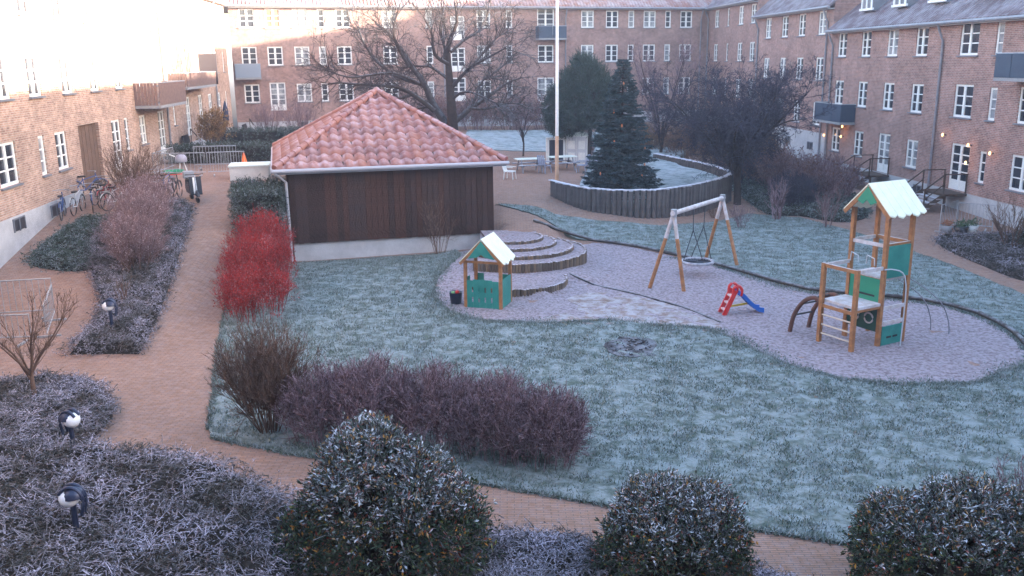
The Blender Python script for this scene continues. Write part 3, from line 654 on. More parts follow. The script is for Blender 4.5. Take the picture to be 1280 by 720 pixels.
# ------------------------------------------------------------ semicircular palisade steps
log_m = M('palisade_log', (.12, .085, .06), (.2, .15, .11), 6, 5, .85, .4, 20, island=[(0, (.2, .14, .09)), (.35, (.09, .065, .05)), (.7, (.15, .12, .1))], frost=.95, fscale=5, fcol=(.62, .58, .66))
st = thing('palisade_steps', 'frosted curved terrace steps edged with short upright logs', 'steps', (0, 0, 0))
tiers = [(.3, .14, 28.95, 1.66, 200, 372), (.6, .14, 32.1, 2.53, 236, 400), (.7, .26, 32.3, 1.95, 226, 400), (.78, .12, 32.75, 1.5, 212, 400), (.86, .1, 33.2, 1.05, 185, 400)]
for zt, cx, cy, r, a0, a1 in tiers:
    th = np.radians(np.linspace(a0, a1, 40)); pts = [(cx+r*math.cos(t), cy+r*math.sin(t)) for t in th]
    if zt > .5: pts += [(1.0, 34.6), (-1.2, 34.6)]
    mb = MB(); mb.prism(pts, -.1, zt-.035); part('tread', mb, sand_m, st)
    lg = MB(); L = r*(math.radians(a1-a0)); n = int(L/.1)
    for k in range(n):
        t = math.radians(a0+(a1-a0)*k/(n-1)); z = zt+rng.uniform(-.02, .015)
        lg.lathe([(.05, -.1), (.05, z-.01), (.04, z), (0, z+.004)], 6, (cx+r*math.cos(t), cy+r*math.sin(t), 0))
    part('edge_log', lg, log_m, st, kind='stuff')

# ------------------------------------------------------------ sand edging
def edging(pts, label, hgt=.14, w=.13):
    t = thing('timber_edging', label, 'edging', (0, 0, 0)); P = smoothpoly(pts, .9, closed=False); 
    for a, b in zip(P, P[1:]):
        za = float(T(*a))+hgt*.6; zb = float(T(*b))+hgt*.6; d = (b-a)*.0
        part('log', MB().tube([(a[0], a[1], za), (b[0], b[1], zb)], w/2, 7), M('wet_dark_log', (.028, .025, .025), (.05, .042, .04), 5, 5, .8, .3, frost=.3), t, smooth=True)
edging([(0.9, 36.2), (2.2, 35.8), (3.3, 35.45), (4.98, 34.45), (6.96, 32.05), (8.16, 29.95), (9.38, 27.8), (11.1, 27.03), (12.35, 26.4), (13.3, 24.85), (13.3, 22.86), (13.0, 21.7)], 'dark log edging curving behind the sand area by the swing', .16, .13)
edging([(1.93, 29.35), (2.75, 28.76), (4.02, 27.45), (5.02, 26.08), (5.83, 24.35)], 'thin dark edging running from the curved steps into the sand', .05, .055)

# ------------------------------------------------------------ curved palisade fence
fe = thing('palisade_fence', 'curved fence of grey upright logs with frosted tops round the spruce', 'fence', (0, 0, 0))
FP = smoothpoly([(1.9, 43.5), (3.14, 40.97), (4.39, 39.95), (6.13, 39.7), (8.2, 41.2), (10.12, 43.6), (11.08, 45.7), (11.05, 47.82), (10.7, 49.76), (9.7, 53.0), (8.8, 55.5)], .05, closed=False)
acc = .0; post_me = {}
post_m = M('grey_fence_log', (.075, .066, .066), (.13, .115, .115), 3, 7, .9, .6, 18, frost=1.3, fscale=.6, fcol=(.66, .66, .75))
lastp = FP[0]; pm3 = [MB().lathe([(.11+.006*k, -1.9), (.11+.004*k, -.03), (.09, 0), (0, .01)], 9).mesh('post', post_m) for k in range(3)]
for p in FP:
    if np.hypot(*(p-lastp)) >= .225 or p is FP[0]:
        link('post', pm3[rng.integers(3)], fe, (p[0]+rng.normal()*.01, p[1]+rng.normal()*.01, 1.62+rng.normal()*.015), rng.uniform(0, 6), rot=(rng.normal()*.008, rng.normal()*.008, rng.uniform(0, 6))); lastp = p
cp = FP[::3]; dn = np.gradient(cp, axis=0); dn /= np.linalg.norm(dn, axis=1)[:, None]; nn_ = np.c_[-dn[:, 1], dn[:, 0]]*.1; m_ = len(cp)
zc_ = 1.64+rng.normal(size=m_)*.008; V = np.vstack([np.c_[cp-nn_, zc_], np.c_[cp+nn_, zc_], np.c_[cp-nn_, zc_-.025], np.c_[cp+nn_, zc_-.025]])
part('frost_cap', MB().add(V, [f for i in range(m_-1) for f in ([i, i+1, m_+i+1, m_+i], [2*m_+i, 2*m_+i+1, i+1, i], [m_+i, m_+i+1, 3*m_+i+1, 3*m_+i])]), M('fence_frost', (.6, .6, .68), (.72, .72, .8), 3, 5, .8), fe)
mb = MB(); mb.tube([(p[0]-.0, p[1], 1.2) for p in FP[::12]], .03, 5); part('rail', mb, darkwood, fe)

# ------------------------------------------------------------ nest swing
orange = M('stained_timber', (.42, .19, .07), (.26, .115, .05), 7, 8, .65, .35, 30, frost=.5, fscale=6)
frostwood = M('frosted_timber', (.46, .4, .38), (.62, .6, .64), 5, 5, .8)
teal = M('teal_panel', (.012, .2, .175), (.03, .27, .23), 2.5, 7, .45, .15, 20)
greenp = M('green_gable_panel', (.02, .25, .15), None, rough=.45)
cream = M('frosted_roof_board', (.8, .82, .66), (.72, .76, .62), 4, 6, .6, .2)
rope_m = M('dark_rope', (.03, .035, .05), None, rough=.8)
sw = thing('nest_swing', 'timber framed nest swing with frosted top beam on the sand', 'swing', (0, 0, 0))
bl = np.array([5.12, 28.15, 2.5]); br = np.array([7.55, 32.05, 2.38]); ax = (br-bl)/np.linalg.norm(br-bl)
part('beam', MB().tube([bl-ax*.12, br+ax*.12], .075, 12), frostwood, sw, smooth=True)
for top, feet in ((bl, [(4.45, 28.4), (5.48, 27.9)]), (br, [(7.16, 32.65), (8.06, 31.5)])):
    for fx, fy in feet:
        f = np.array([fx, fy, -.02]); mid = top+(f-top)*.32
        l = part('leg', MB().tube([mid, f], [.06, .064], 10), orange, sw, smooth=True)
        part('frosted_upper_leg', MB().tube([top+np.array([0, 0, .01]), mid], [.062, .062], 10), frostwood, l, smooth=True)
    part('bracket', MB().lathe([(0, -.12), (.1, -.12), (.1, .12), (0, .12)], 10, tuple(top)), steel, sw)
c = np.array([6.33, 30.1, .5]); R_ = .52
th = np.linspace(0, 2*PI, 25)[:-1]
part('seat_ring', MB().tube(np.c_[c[0]+R_*np.cos(th), c[1]+R_*np.sin(th), c[2]+0*th], .055, 8, closed=True), M('frosted_ring', (.2, .22, .26), (.5, .5, .56), 4), sw, smooth=True)
nt_ = MB(); pr, qr = [], []
for k in range(12):
    a = PI*k/12; pr.append(c+R_*np.array([math.cos(a), math.sin(a), 0])); qr.append(c-R_*np.array([math.cos(a), math.sin(a), 0])+np.array([0, 0, 0]))
for rr in (.15, .28, .4):
    for k in range(20):
        a, b2 = 2*PI*k/20, 2*PI*(k+1)/20; pr.append(c+np.array([rr*math.cos(a), rr*math.sin(a), -.02])); qr.append(c+np.array([rr*math.cos(b2), rr*math.sin(b2), -.02]))
nt_.sticks(pr, qr, .02, .02); part('seat_net', nt_, rope_m, sw)
for sgn in (-1, 1):
    at = c+ax*sgn*.55+np.array([0, 0, 1.98]); at[2] = 2.36; join = c+ax*sgn*.5+np.array([0, 0, 1.15])
    r = MB(); 
    for q in (-1, 1):
        a = math.atan2(ax[1], ax[0])+(0 if sgn > 0 else PI)+q*.8
        r.sticks([join], [c+R_*np.array([math.cos(a), math.sin(a), 0])], .018, .018)
    r.sticks([at], [join], .016, .016); part('rope', r, rope_m, sw)

# ------------------------------------------------------------ play tower
E1 = np.array([.875, .485, 0]); E2 = np.array([-.485, .875, 0]); O_ = np.array([8.5, 21.62, 0])
tw = thing('play_tower', 'timber climbing tower with teal panels and frosted gable roof', 'play tower', tuple(O_), math.atan2(.485, .875))
Lp, Lt, Wd_ = .96, .92, 1.05
# local: x along E1, y along E2
def post(x, y, z): part('post', MB().box((x, y, z/2-.02), (.1, .1, z+.04)), orange, tw)
for y in (0, Wd_): post(0, y, 2.12)
for x in (Lp, Lp+Lt):
    for y in (0, Wd_): post(x, y, 3.48)
part('platform', MB().box((Lp/2+.02, Wd_/2, 1.12), (Lp-.1, Wd_+.06, .07)), frostwood, tw)
part('tower_floor', MB().box((Lp+Lt/2, Wd_/2, 1.75), (Lt-.1, Wd_-.04, .07)), frostwood, tw)
for p, q, m in [((0, 0, 1.0), (0, Wd_, 1.0), orange), ((0, 0, 2.06), (0, Wd_, 2.06), orange), ((0, 0, 2.06), (Lp, 0, 2.06), frostwood), ((0, Wd_, 2.06), (Lp, Wd_, 2.06), frostwood),
                ((Lp, 0, 2.62), (Lp+Lt, 0, 2.62), orange), ((Lp+Lt, 0, 2.62), (Lp+Lt, Wd_, 2.62), orange), ((Lp, Wd_, 2.62), (Lp+Lt, Wd_, 2.62), frostwood), ((Lp, 0, 2.62), (Lp, Wd_, 2.62), frostwood), ((0, 0, 1.06), (Lp, 0, 1.06), orange), ((Lp, -.02, 1.0), (Lp+Lt, -.02, 1.0), frostwood), ((Lp, -.02, .6), (Lp+Lt, -.02, .6), frostwood), ((Lp, 0, 1.72), (Lp, Wd_, 1.72), orange)]:
    part('rail', MB().bar(p, q, .045, .09, mi=0), m, tw)
    if m is orange and p[2] > 1.9: part('frost_cap', MB().bar((p[0], p[1], p[2]+.05), (q[0], q[1], q[2]+.05), .05, .008), frostwood, tw)
for z in (.26, .5, .76): part('rung', MB().tube([(0, .04, z), (0, Wd_-.04, z)], .022, 8), M('pale_rung', (.6, .5, .4)), tw, smooth=True)
part('teal_panel', MB().box((Lp+Lt/2, -.04, 2.2), (Lt-.1, .025, .82)), teal, tw)
part('teal_panel', MB().box((Lp+Lt/2, -.04, .27), (Lt-.14, .025, .5)), teal, tw)
part('teal_panel', MB().box((Lp-.02, Wd_/2, 1.44), (.025, Wd_-.12, .62)), greenp, tw)
for pt, sx in (((Lp-.035, Wd_*.42, 1.3), .5),): part('handle_slot', MB().box(pt, (.01, sx, .05)), blackm, tw)
for dx in (-.12, .12): part('handle_slot', MB().box((Lp+Lt/2+dx, -.056, .22), (.17, .01, .05)), blackm, tw)
# dark panel with round holes behind ring
mb = MB(); a = np.linspace(0, 2*PI, 21)[:-1]; mb.tube([(Lp+Lt/2-.12+.17*math.cos(t), .62, .85+.17*math.sin(t)) for t in a], .035, 6, closed=True); part('play_ring', mb, frostwood, tw, smooth=True)
part('lower_panel', MB().box((Lp-.02, Wd_/2, .68), (.025, Wd_-.12, .6)), M('dark_green_panel', (.01, .07, .055), None, rough=.5), tw)
for yc in (.3, .74): part('play_ring', MB().tube([(Lp-.045, yc+.13*math.cos(t), .7+.13*math.sin(t)) for t in a], .022, 6, closed=True), frostwood, tw, smooth=True)
part('back_panel', MB().box((Lp+Lt/2, Wd_-.04, .8), (Lt-.1, .025, .7)), M('dark_green_panel', (.01, .07, .055), None, rough=.5), tw)
# gable roof, ridge along x
HX2 = Wd_/2+.17; zr, ze = 4.12, 3.42; x0, x1 = Lp-.2, Lp+Lt+.25; ym = Wd_/2
for sgn in (-1, 1):
    n = 5
    for i in range(n):
        a, b2 = x0+(x1-x0)*i/n+.004, x0+(x1-x0)*(i+1)/n-.004; ex = .05*(i % 2)+.02
        ye = ym+sgn*(HX2+ex*.7); zee = ze-ex*.7
        V = [(a, ym, zr), (b2, ym, zr), (b2, ye, zee), ((a+b2)/2, ym+sgn*(HX2+ex*.7+.04), zee-.04), (a, ye, zee)]; V += [(x, y, z+.035) for x, y, z in V]
        part('roof_board', MB().add(V, [[0, 1, 2, 3, 4]]).add(V, [[5, 6, 7, 8, 9]]).add(V, [[0, 1, 6, 5], [1, 2, 7, 6], [2, 3, 8, 7], [3, 4, 9, 8], [4, 0, 5, 9]]), cream, tw)
    for xx in (x0+.02, x1-.02):
        part('bargeboard', MB().bar((xx, ym, zr-.09), (xx, ym+sgn*HX2, ze-.07), .03, .11), orange, tw)
for xx in (x0+.0, x1-.0):
    part('gable_panel', MB().prism([(ym-.3, zr-.42), (ym-.12, zr-.5), (ym, zr-.38), (ym+.12, zr-.5), (ym+.3, zr-.42), (ym, zr-.05)], xx-.012, xx+.012, axis='x'), greenp, tw)
# bent climbing arch and net ropes
for x in (.06, .76):
    pts = [(x, 1.08, 1.02), (x, 1.32, 1.12), (x, 1.68, .95), (x-.01, 1.98, .52), (x-.02, 2.1, -.03)]
    part('climbing_arch', MB().tube(smoothpoly(pts, .1, closed=False), .06, 8), M('dark_bent_timber', (.14, .06, .04), (.09, .04, .03), 4), tw, smooth=True)
for y, z in ((1.45, 1.08), (1.75, .86), (1.98, .5)):
    part('rung', MB().tube([(.05, y, z), (.76, y, z)], .025, 6), blackm, tw)
for y0, y1 in ((.2, -.3), (.8, .25)):
    pts = [(Lp+Lt, y0, 1.72), (Lp+Lt+.5, y0-.1, 1.5), (Lp+Lt+1.1, y1+.05, .95), (Lp+Lt+1.45, y1, .35), (Lp+Lt+1.5, y1, 0)]
    part('climbing_pole', MB().tube(smoothpoly(pts, .15, closed=False), .016, 6), zinc, tw, smooth=True)
part('fireman_pole', MB().tube(smoothpoly([(Lp-.1, -.1, 2.05), (Lp+.3, -.22, 2.0), (Lp+.5, -.3, 1.6), (Lp+.5, -.3, 0)], .15, closed=False), .018, 6), M('frosted_pole', (.5, .53, .58)), tw, smooth=True)
for k in range(2):
    part('grab_handle', MB().tube([(Lp-.12, .2+.5*k, 2.1), (Lp-.14, .2+.5*k, 2.28), (Lp-.14, .42+.5*k, 2.34), (Lp-.12, .46+.5*k, 2.1)], .015, 6), MATS['frosted_pole'], tw, smooth=True)

# ------------------------------------------------------------ playhouse
ph = thing('playhouse', 'small teal children playhouse with frosted gable roof by the steps', 'playhouse', (-.86, 26.15, 0), math.radians(-17))
w_, d_ = 1.1, .95
for x in (-w_/2, w_/2):
    for y in (0, d_): part('post', MB().box((x, y, .72), (.09, .09, 1.48)), orange, ph)
def panel_with_slots(x0, x1, z0, z1, y, slots, axis='y'):
    mb = MB(); xs = sorted({x0, x1, *[a for s in slots for a in (s[0], s[1])]}); zs = sorted({z0, z1, *[a for s in slots for a in (s[2], s[3])]})
    for a, b in zip(xs, xs[1:]):
        for c, d in zip(zs, zs[1:]):
            if any(s[0] <= (a+b)/2 <= s[1] and s[2] <= (c+d)/2 <= s[3] for s in slots): continue
            mb.box(((a+b)/2, y, (c+d)/2) if axis == 'y' else (y, (a+b)/2, (c+d)/2), (b-a, .02, d-c) if axis == 'y' else (.02, b-a, d-c))
    return mb
nbp = 5
for i in range(nbp):
    a = -w_/2+.05+i*(w_-.1)/nbp; b2 = a+(w_-.1)/nbp-.006
    sl_ = [(b2-.045, b2, .2, .36), (b2-.045, b2, .5, .66)] if i < 4 else []
    part('panel_board', panel_with_slots(a, b2, .03, .86+(.03 if i in (1, 2, 3) else 0), -.03, sl_), teal, ph)
for i in range(4):
    a = .05+i*(d_-.1)/4; part('panel_board', panel_with_slots(a, a+(d_-.1)/4-.006, .03, .9, w_/2+.03, [], 'x'), teal, ph)
    if i < 2: part('panel_board', panel_with_slots(a, a+(d_-.1)/4-.006, .03, .9, -w_/2-.03, [], 'x'), teal, ph)
for i in (0, 4):
    a = -w_/2+.05+i*(w_-.1)/5; part('panel_board', panel_with_slots(a, a+(w_-.1)/5-.006, .03, .86, d_+.03, []), teal, ph)
zr, ze, hh = 2.12, 1.42, w_/2+.13
for sgn in (-1, 1):
    for i in range(5):
        y0 = -.14+i*(d_+.28)/5+.004; y1 = y0+(d_+.28)/5-.008; ex = .03*(i % 2)
        V = [(0, y0, zr), (0, y1, zr), (sgn*(hh+ex), y1, ze-ex), (sgn*(hh+ex+.03), (y0+y1)/2, ze-ex-.03), (sgn*(hh+ex), y0, ze-ex)]; V += [(x, y, z+.03) for x, y, z in V]
        part('roof_board', MB().add(V, [[0, 1, 2, 3, 4]]).add(V, [[5, 6, 7, 8, 9]]).add(V, [[0, 1, 6, 5], [1, 2, 7, 6], [2, 3, 8, 7], [3, 4, 9, 8], [4, 0, 5, 9]]), cream, ph)
    for yy in (-.12, d_+.12): part('bargeboard', MB().bar((0, yy, zr-.07), (sgn*hh, yy, ze-.05), .025, .09), orange, ph)
for yy in (-.14, d_+.14): part('gable_panel', MB().prism([(-.42, zr-.58), (-.12, zr-.52), (0, zr-.44), (.12, zr-.52), (.42, zr-.58), (0, zr-.04)], yy-.01, yy+.01, axis='y'), teal, ph)
for yy in (0, d_): part('rail', MB().bar((-w_/2, yy, 1.42), (w_/2, yy, 1.42), .04, .07), orange, ph)

# ------------------------------------------------------------ toddler slide
red = M('red_plastic', (.6, .03, .03), None, rough=.35); blue = M('blue_plastic', (.02, .13, .5), None, rough=.35); yel = M('yellow_plastic', (.6, .4, .05), None, rough=.4)
sd = thing('toddler_slide', 'small plastic slide with red ladder and blue chute on the sand', 'slide', (6.2, 25.25, .02), math.radians(8))
for y in (-.17, .17):
    part('ladder_side', MB().bar((-.12, y, 0), (.2, y, .72), .05, .12), red, sd)
    part('handle', MB().tube(smoothpoly([(.12, y, .6), (.14, y, .8), (.26, y, .86), (.38, y, .74), (.36, y, .56)], .05, closed=False), .045, 8), red, sd, smooth=True)
for k in range(3): part('ladder_step', MB().box((-.06+.09*k, 0, .14+.2*k), (.1, .3, .04)), M('pale_step', (.7, .5, .5)), sd)
pts = smoothpoly([(.28, 0, .62), (.45, 0, .52), (.7, 0, .27), (.92, 0, .1), (1.08, 0, .07)], .06, closed=False)
mb = MB()
for p, q in zip(pts, pts[1:]):
    mb.add([(p[0], -.17, p[2]), (q[0], -.17, q[2]), (q[0], .17, q[2]), (p[0], .17, p[2])], [0, 1, 2, 3])
    for y in (-.17, .17):
        mb.add([(p[0], y-.02, p[2]-.04), (q[0], y-.02, q[2]-.04), (q[0], y-.02, q[2]+.1), (p[0], y-.02, p[2]+.1), (p[0], y+.02, p[2]-.04), (q[0], y+.02, q[2]-.04), (q[0], y+.02, q[2]+.1), (p[0], y+.02, p[2]+.1)], [[0, 1, 2, 3], [4, 5, 6, 7], [3, 2, 6, 7], [0, 1, 5, 4]])
part('chute', mb, blue, sd)
part('brace', MB().bar((.1, 0, .22), (.62, 0, .28), .06, .05), yel, sd)

# bucket and toys by the playhouse
bk = thing('toy_tub', 'dark blue tub with sand toys beside the playhouse', 'tub', (-1.72, 26.75, .02))
part('tub', MB().lathe([(0, 0), (.16, 0), (.2, .34), (.22, .36), (.19, .35), (.15, .05)], 14), M('dark_blue_tub', (.02, .03, .07), None, rough=.4), bk, smooth=True)
part('toy', MB().lathe([(0, .28), (.06, .3), (.07, .38), (0, .42)], 8, (.05, 0, 0)), red, bk, smooth=True)
part('toy', MB().lathe([(0, .28), (.05, .3), (.06, .36), (0, .38)], 8, (-.08, .03, 0)), M('pale_green_plastic', (.3, .6, .25)), bk, smooth=True)
tg = MB().box((0, 0, .03), (.55, .1, .04)); tg.box((.28, 0, .05), (.12, .2, .05)); tag(part('toy_spade', tg, M('bright_green_plastic', (.1, .6, .1)), None, loc=(-2.15, 30.2, .03), rz=.1), 'bright green toy spade lying at the foot of the shed', 'toy')

# ------------------------------------------------------------ bollard lamps
lampdark = M('lamp_dark_blue_metal', (.03, .04, .08), None, rough=.35, metal=.3); lampw = M('lamp_white_glass', (.85, .87, .9), None, rough=.25)
def bollard(x, y, hgt, rz, label, r=.15):
    t = thing('bollard_lamp', label, 'lamp', (x, y, float(T(x, y))), rz, 'low garden lamps with curved hoods')
    part('post', MB().lathe([(.045, 0), (.045, hgt-.1)], 10), lampdark, t, smooth=True)
    for sy in (-.06, .06):
        part('hood_band', MB().tube(smoothpoly([(.13, sy, hgt-.25), (.17, sy, hgt), (.08, sy, hgt+.17), (-.05, sy, hgt+.2), (-.16, sy, hgt+.1)], .05, closed=False), .028, 6), lampdark, t, smooth=True)
    a = np.linspace(-PI/2, PI/2, 9); part('hood', MB().lathe([(r*1.08*math.cos(q), hgt+.03+r*1.08*math.sin(q)) for q in a[4:]], 16, (.02, 0, 0)), lampdark, t, smooth=True)
    part('lamp_globe', MB().lathe([(r*math.cos(q), hgt+.02+r*.95*math.sin(q)) for q in a], 16, (-.04, 0, 0)), lampw, t, smooth=True)
bollard(-6.55, 12.25, .98, .1, 'hooded garden lamp in the frosted shrub nearest the bottom left corner')
bollard(-8.05, 15.35, .95, 2.9, 'hooded garden lamp in the shrub bed beneath the small bare tree')
bollard(-10.65, 23.1, .85, .2, 'hooded garden lamp at the near end of the long clipped bed')
bollard(10.95, 45.0, 1.35, .3, 'tiny white topped garden lamp at the right end of the log fence', .11)

# flagpole
fp = thing('flagpole', 'tall white flagpole rising beside the picnic tables', 'flagpole', (2.33, 45.7, float(T(2.33, 45.7))), 0)
part('pole', MB().lathe([(.085, 2.5), (.055, 13), (0, 13.05)], 10), white, fp, smooth=True); part('lower_pole', MB().lathe([(.1, -.3), (.09, 2.5), (0, 2.5)], 10), M('orange_lower_pole', (.55, .3, .17), (.62, .4, .28), 3), fp, smooth=True)  # white pole above, orange lower section

# ------------------------------------------------------------ picnic tables and garden things
frost_top = M('thick_frost', (.72, .78, .72), (.66, .72, .68), 5, 5, .7)
grwood = M('grey_picnic_wood', (.16, .16, .19), (.24, .24, .29), 4, 6, .85, .3, frost=.8)
def picnic(x, y, rz, label, tilt=0):
    t = thing('picnic_table', label, 'table', (x, y, float(T(x, y))), rz, 'picnic tables on the paved corner')
    for i in range(5): part('top_board', MB().box((0, -.32+.16*i, .74), (1.6, .15, .045)), frost_top, t)
    for sy in (-1, 1):
        for k in range(2): part('bench_board', MB().box((0, sy*(.62+.14*k), .44), (1.6, .13, .04)), grwood, t)
    for sx in (-.55, .55):
        for sy in (-1, 1): part('leg', MB().bar((sx, sy*.25, .72), (sx, sy*.7, 0), .045, .09), grwood, t)
        part('crossbar', MB().bar((sx+.04, -.75, .4), (sx+.04, .75, .4), .04, .09), grwood, t)
picnic(1.05, 50.6, .25, 'picnic table with frosted white top left of the flagpole')
picnic(2.95, 52.2, .3, 'picnic table with frosted white top just behind the flagpole')
def chair(x, y, rz, label, m, seat=.42, back=1.0):
    t = thing('garden_chair', label, 'chair', (x, y, float(T(x, y))), rz)
    part('seat', MB().box((0, 0, seat), (.5, .5, .04)), m, t)
    for i in range(4): part('back_slat', MB().bar((-.2+.133*i, .24, seat), (-.2+.133*i, .4, back), .1, .025), m, t)
    for sx in (-.22, .22):
        for sy in (-.22, .22): part('leg', MB().bar((sx, sy, seat), (sx*1.1, sy*1.2, 0), .035), m, t)
        part('armrest', MB().bar((sx*1.1, -.25, seat+.22), (sx*1.1, .3, seat+.24), .05, .03), m, t)
blch = M('frosted_blue_chair', (.25, .29, .42), (.4, .44, .55), 5)
chair(1.9, 50.3, 2.4, 'bluish frosted garden chair between the two picnic tables', blch)
chair(4.0, 50.8, -1.9, 'bluish frosted garden chair left of the decorated spruce', blch)
chair(4.75, 51.3, -2.3, 'bluish frosted garden chair closest to the decorated spruce', blch)
chair(-.05, 47.6, 1.2, 'white garden chair half hidden behind the shed corner', white, .42, .9)
gb = thing('barbecue_cabinet', 'white framed cabinet with dark front behind the flagpole', 'cabinet', (2.75, 55.4, float(T(2.75, 55.4))), .1)
m = MB(); m.box((-.5, 0, .75), (.14, .5, 1.5)); m.box((.5, 0, .75), (.14, .5, 1.5)); m.box((0, 0, 1.5), (1.14, .5, .14)); part('frame', m, white, gb); part('front', MB().box((0, .02, .8), (.86, .4, 1.26)), M('dark_navy_front', (.02, .025, .05)), gb)
cb = thing('storage_cabinet', 'white panelled storage cabinet left of the decorated spruce', 'cabinet', (4.1, 55.4, float(T(4.1, 55.4))), -.25)
part('body', MB().box((0, 0, .85), (1.3, .8, 1.7)), white, cb)
part('roof', MB().prism([(-.72, 1.7), (.72, 1.7), (0, 1.98)], -.45, .45, axis='y'), frost_top, cb)
for sx in (-.31, .31):
    d = part('door', MB().box((sx, -.41, .85), (.58, .03, 1.55)), M('off_white_panel', (.6, .6, .64)), cb)
    for z in (.45, 1.15): part('door_panel', MB().box((sx, -.43, z), (.4, .02, .5)), white, d)

# ------------------------------------------------------------ bicycles, scooter, barriers, cone, crate
def bicycle(label, loc, rz, fm):
    t = thing('bicycle', label, 'bicycle', loc, rz, 'bicycles parked by the left wing')
    for wx in (-.52, .52):
        a = np.linspace(0, 2*PI, 21)[:-1]; r_ = .33
        q = part('wheel', MB().tube([(wx+r_*math.cos(s), 0, .34+r_*math.sin(s)) for s in a], .02, 5, closed=True), blackm, t)
        P = [(wx, 0, .34)]*12; Q = [(wx+.32*math.cos(s), 0, .34+.32*math.sin(s)) for s in np.linspace(0, 2*PI, 13)[:-1]]
        part('spokes', MB().sticks(P, Q, .004, .004), steel, q)
        part('mudguard', MB().tube([(wx+.37*math.cos(s), 0, .34+.37*math.sin(s)) for s in np.linspace(.3, 2.6, 9)], .018, 4), fm, t)
    f = MB()
    for p, q in (((-.52, 0, .34), (-.12, 0, .3)), ((-.12, 0, .3), (-.2, 0, .8)), ((-.52, 0, .34), (-.18, 0, .74)), ((-.12, 0, .3), (.38, 0, .74)), ((-.18, 0, .72), (.36, 0, .84)), ((.52, 0, .34), (.34, 0, .95))): f.tube([p, q], .018, 6)
    part('frame', f, fm, t); part('saddle', MB().box((-.22, 0, .86), (.26, .14, .06)), blackm, t)
    part('handlebar', MB().tube([(.2, -.28, 1.02), (.34, -.1, 1.03), (.34, .1, 1.03), (.2, .28, 1.02)], .014, 6), steel, t)
    part('carrier', MB().box((-.55, 0, .74), (.36, .12, .02)), steel, t)
    return t
fms = {n: M('bike_paint_'+n, c, None, rough=.4) for n, c in (('black', (.02, .02, .025)), ('blue', (.03, .08, .25)), ('red', (.35, .03, .03)), ('white', (.5, .52, .55)), ('green', (.05, .25, .15)))}
bl_ = [(-16.55, 33.1, 1.9, 'blue', 'blue bicycle at the left end of the group by the plinth window'), (-16.25, 33.7, 1.7, 'white', 'pale bicycle second from the left in the group against the left wing'), (-15.85, 34.0, 2.0, 'blue', 'blue bicycle in the middle of the group against the left wing'),
       (-15.6, 34.7, 1.6, 'red', 'red bicycle at the right of the group against the left wing'), (-15.0, 34.3, 1.2, 'white', 'white bicycle leaning by itself left of the bare climbing shrub'), (-14.7, 35.7, 1.5, 'black', 'black bicycle behind the bare climbing shrub'),
       (-14.1, 35.9, 1.75, 'black', 'black bicycle just right of the bare climbing shrub'), (-13.7, 35.8, 1.4, 'black', 'black bicycle between its neighbours right of the climbing shrub'), (-13.3, 35.7, 1.6, 'black', 'black bicycle nearest the parked scooter'), (-17.0, 36.3, .9, 'blue', 'blue bicycle standing in front of the brown gateway')]
bl_ += [(-13.9, 36.4, 1.5, 'blue', 'dark blue bicycle at the back of the row near the scooter'), (-14.4, 36.5, 1.8, 'white', 'pale bicycle at the back of the row behind the climbing shrub'), (-15.4, 36.4, 1.3, 'black', 'black bicycle between the gateway and the climbing shrub'), (-16.0, 35.2, 1.5, 'black', 'black bicycle just behind the group against the left wing')]
for x, y, r, c_, lb in bl_: bicycle(lb, (x, y, float(T(x, y))), r, fms[c_])
sc = thing('scooter', 'dark scooter with white leg shield parked on the brick path', 'scooter', (-12.45, 35.4, float(T(-12.45, 35.4))), math.radians(-60))
dk = M('scooter_dark', (.02, .025, .04), None, rough=.25)
for wx in (-.55, .6):
    part('wheel', MB().tube([(wx+.17*math.cos(a), 0, .22+.17*math.sin(a)) for a in np.linspace(0, 2*PI, 17)[:-1]], .06, 8, closed=True), blackm, sc, smooth=True)
part('body', MB().prism([(-.85, .45), (-.7, .78), (-.1, .8), (.0, .45), (.1, .3), (.45, .3), (.5, .42), (.12, .4), (-.05, .3), (-.6, .3)], -.17, .17, axis='y'), dk, sc)
part('leg_shield', MB().prism([(.42, .3), (.5, .3), (.42, 1.0), (.34, 1.0)], -.22, .22, axis='y'), dk, sc); part('white_stripe', MB().prism([(.505, .35), (.52, .35), (.43, .98), (.415, .98)], -.1, -.03, axis='y'), white, sc)
part('seat', MB().box((-.38, 0, .83), (.75, .3, .1)), blackm, sc); part('handlebar', MB().tube([(.3, -.34, 1.08), (.38, -.1, 1.08), (.38, .1, 1.08), (.3, .34, 1.08)], .02, 6), blackm, sc)
part('fork', MB().tube([(.38, 0, 1.05), (.6, 0, .25)], .03, 6), steel, sc); part('top_case', MB().box((-.85, 0, .95), (.36, .38, .28)), M('grey_case', (.3, .32, .36)), sc)
part('front_mudguard', MB().tube([(.6+.22*math.cos(a), 0, .22+.22*math.sin(a)) for a in np.linspace(.2, 2.6, 8)], .06, 6), dk, sc, smooth=True); part('mirror', MB().lathe([(0, 1.2), (.06, 1.24), (0, 1.28)], 8, (.36, .28, 0)), blackm, sc)

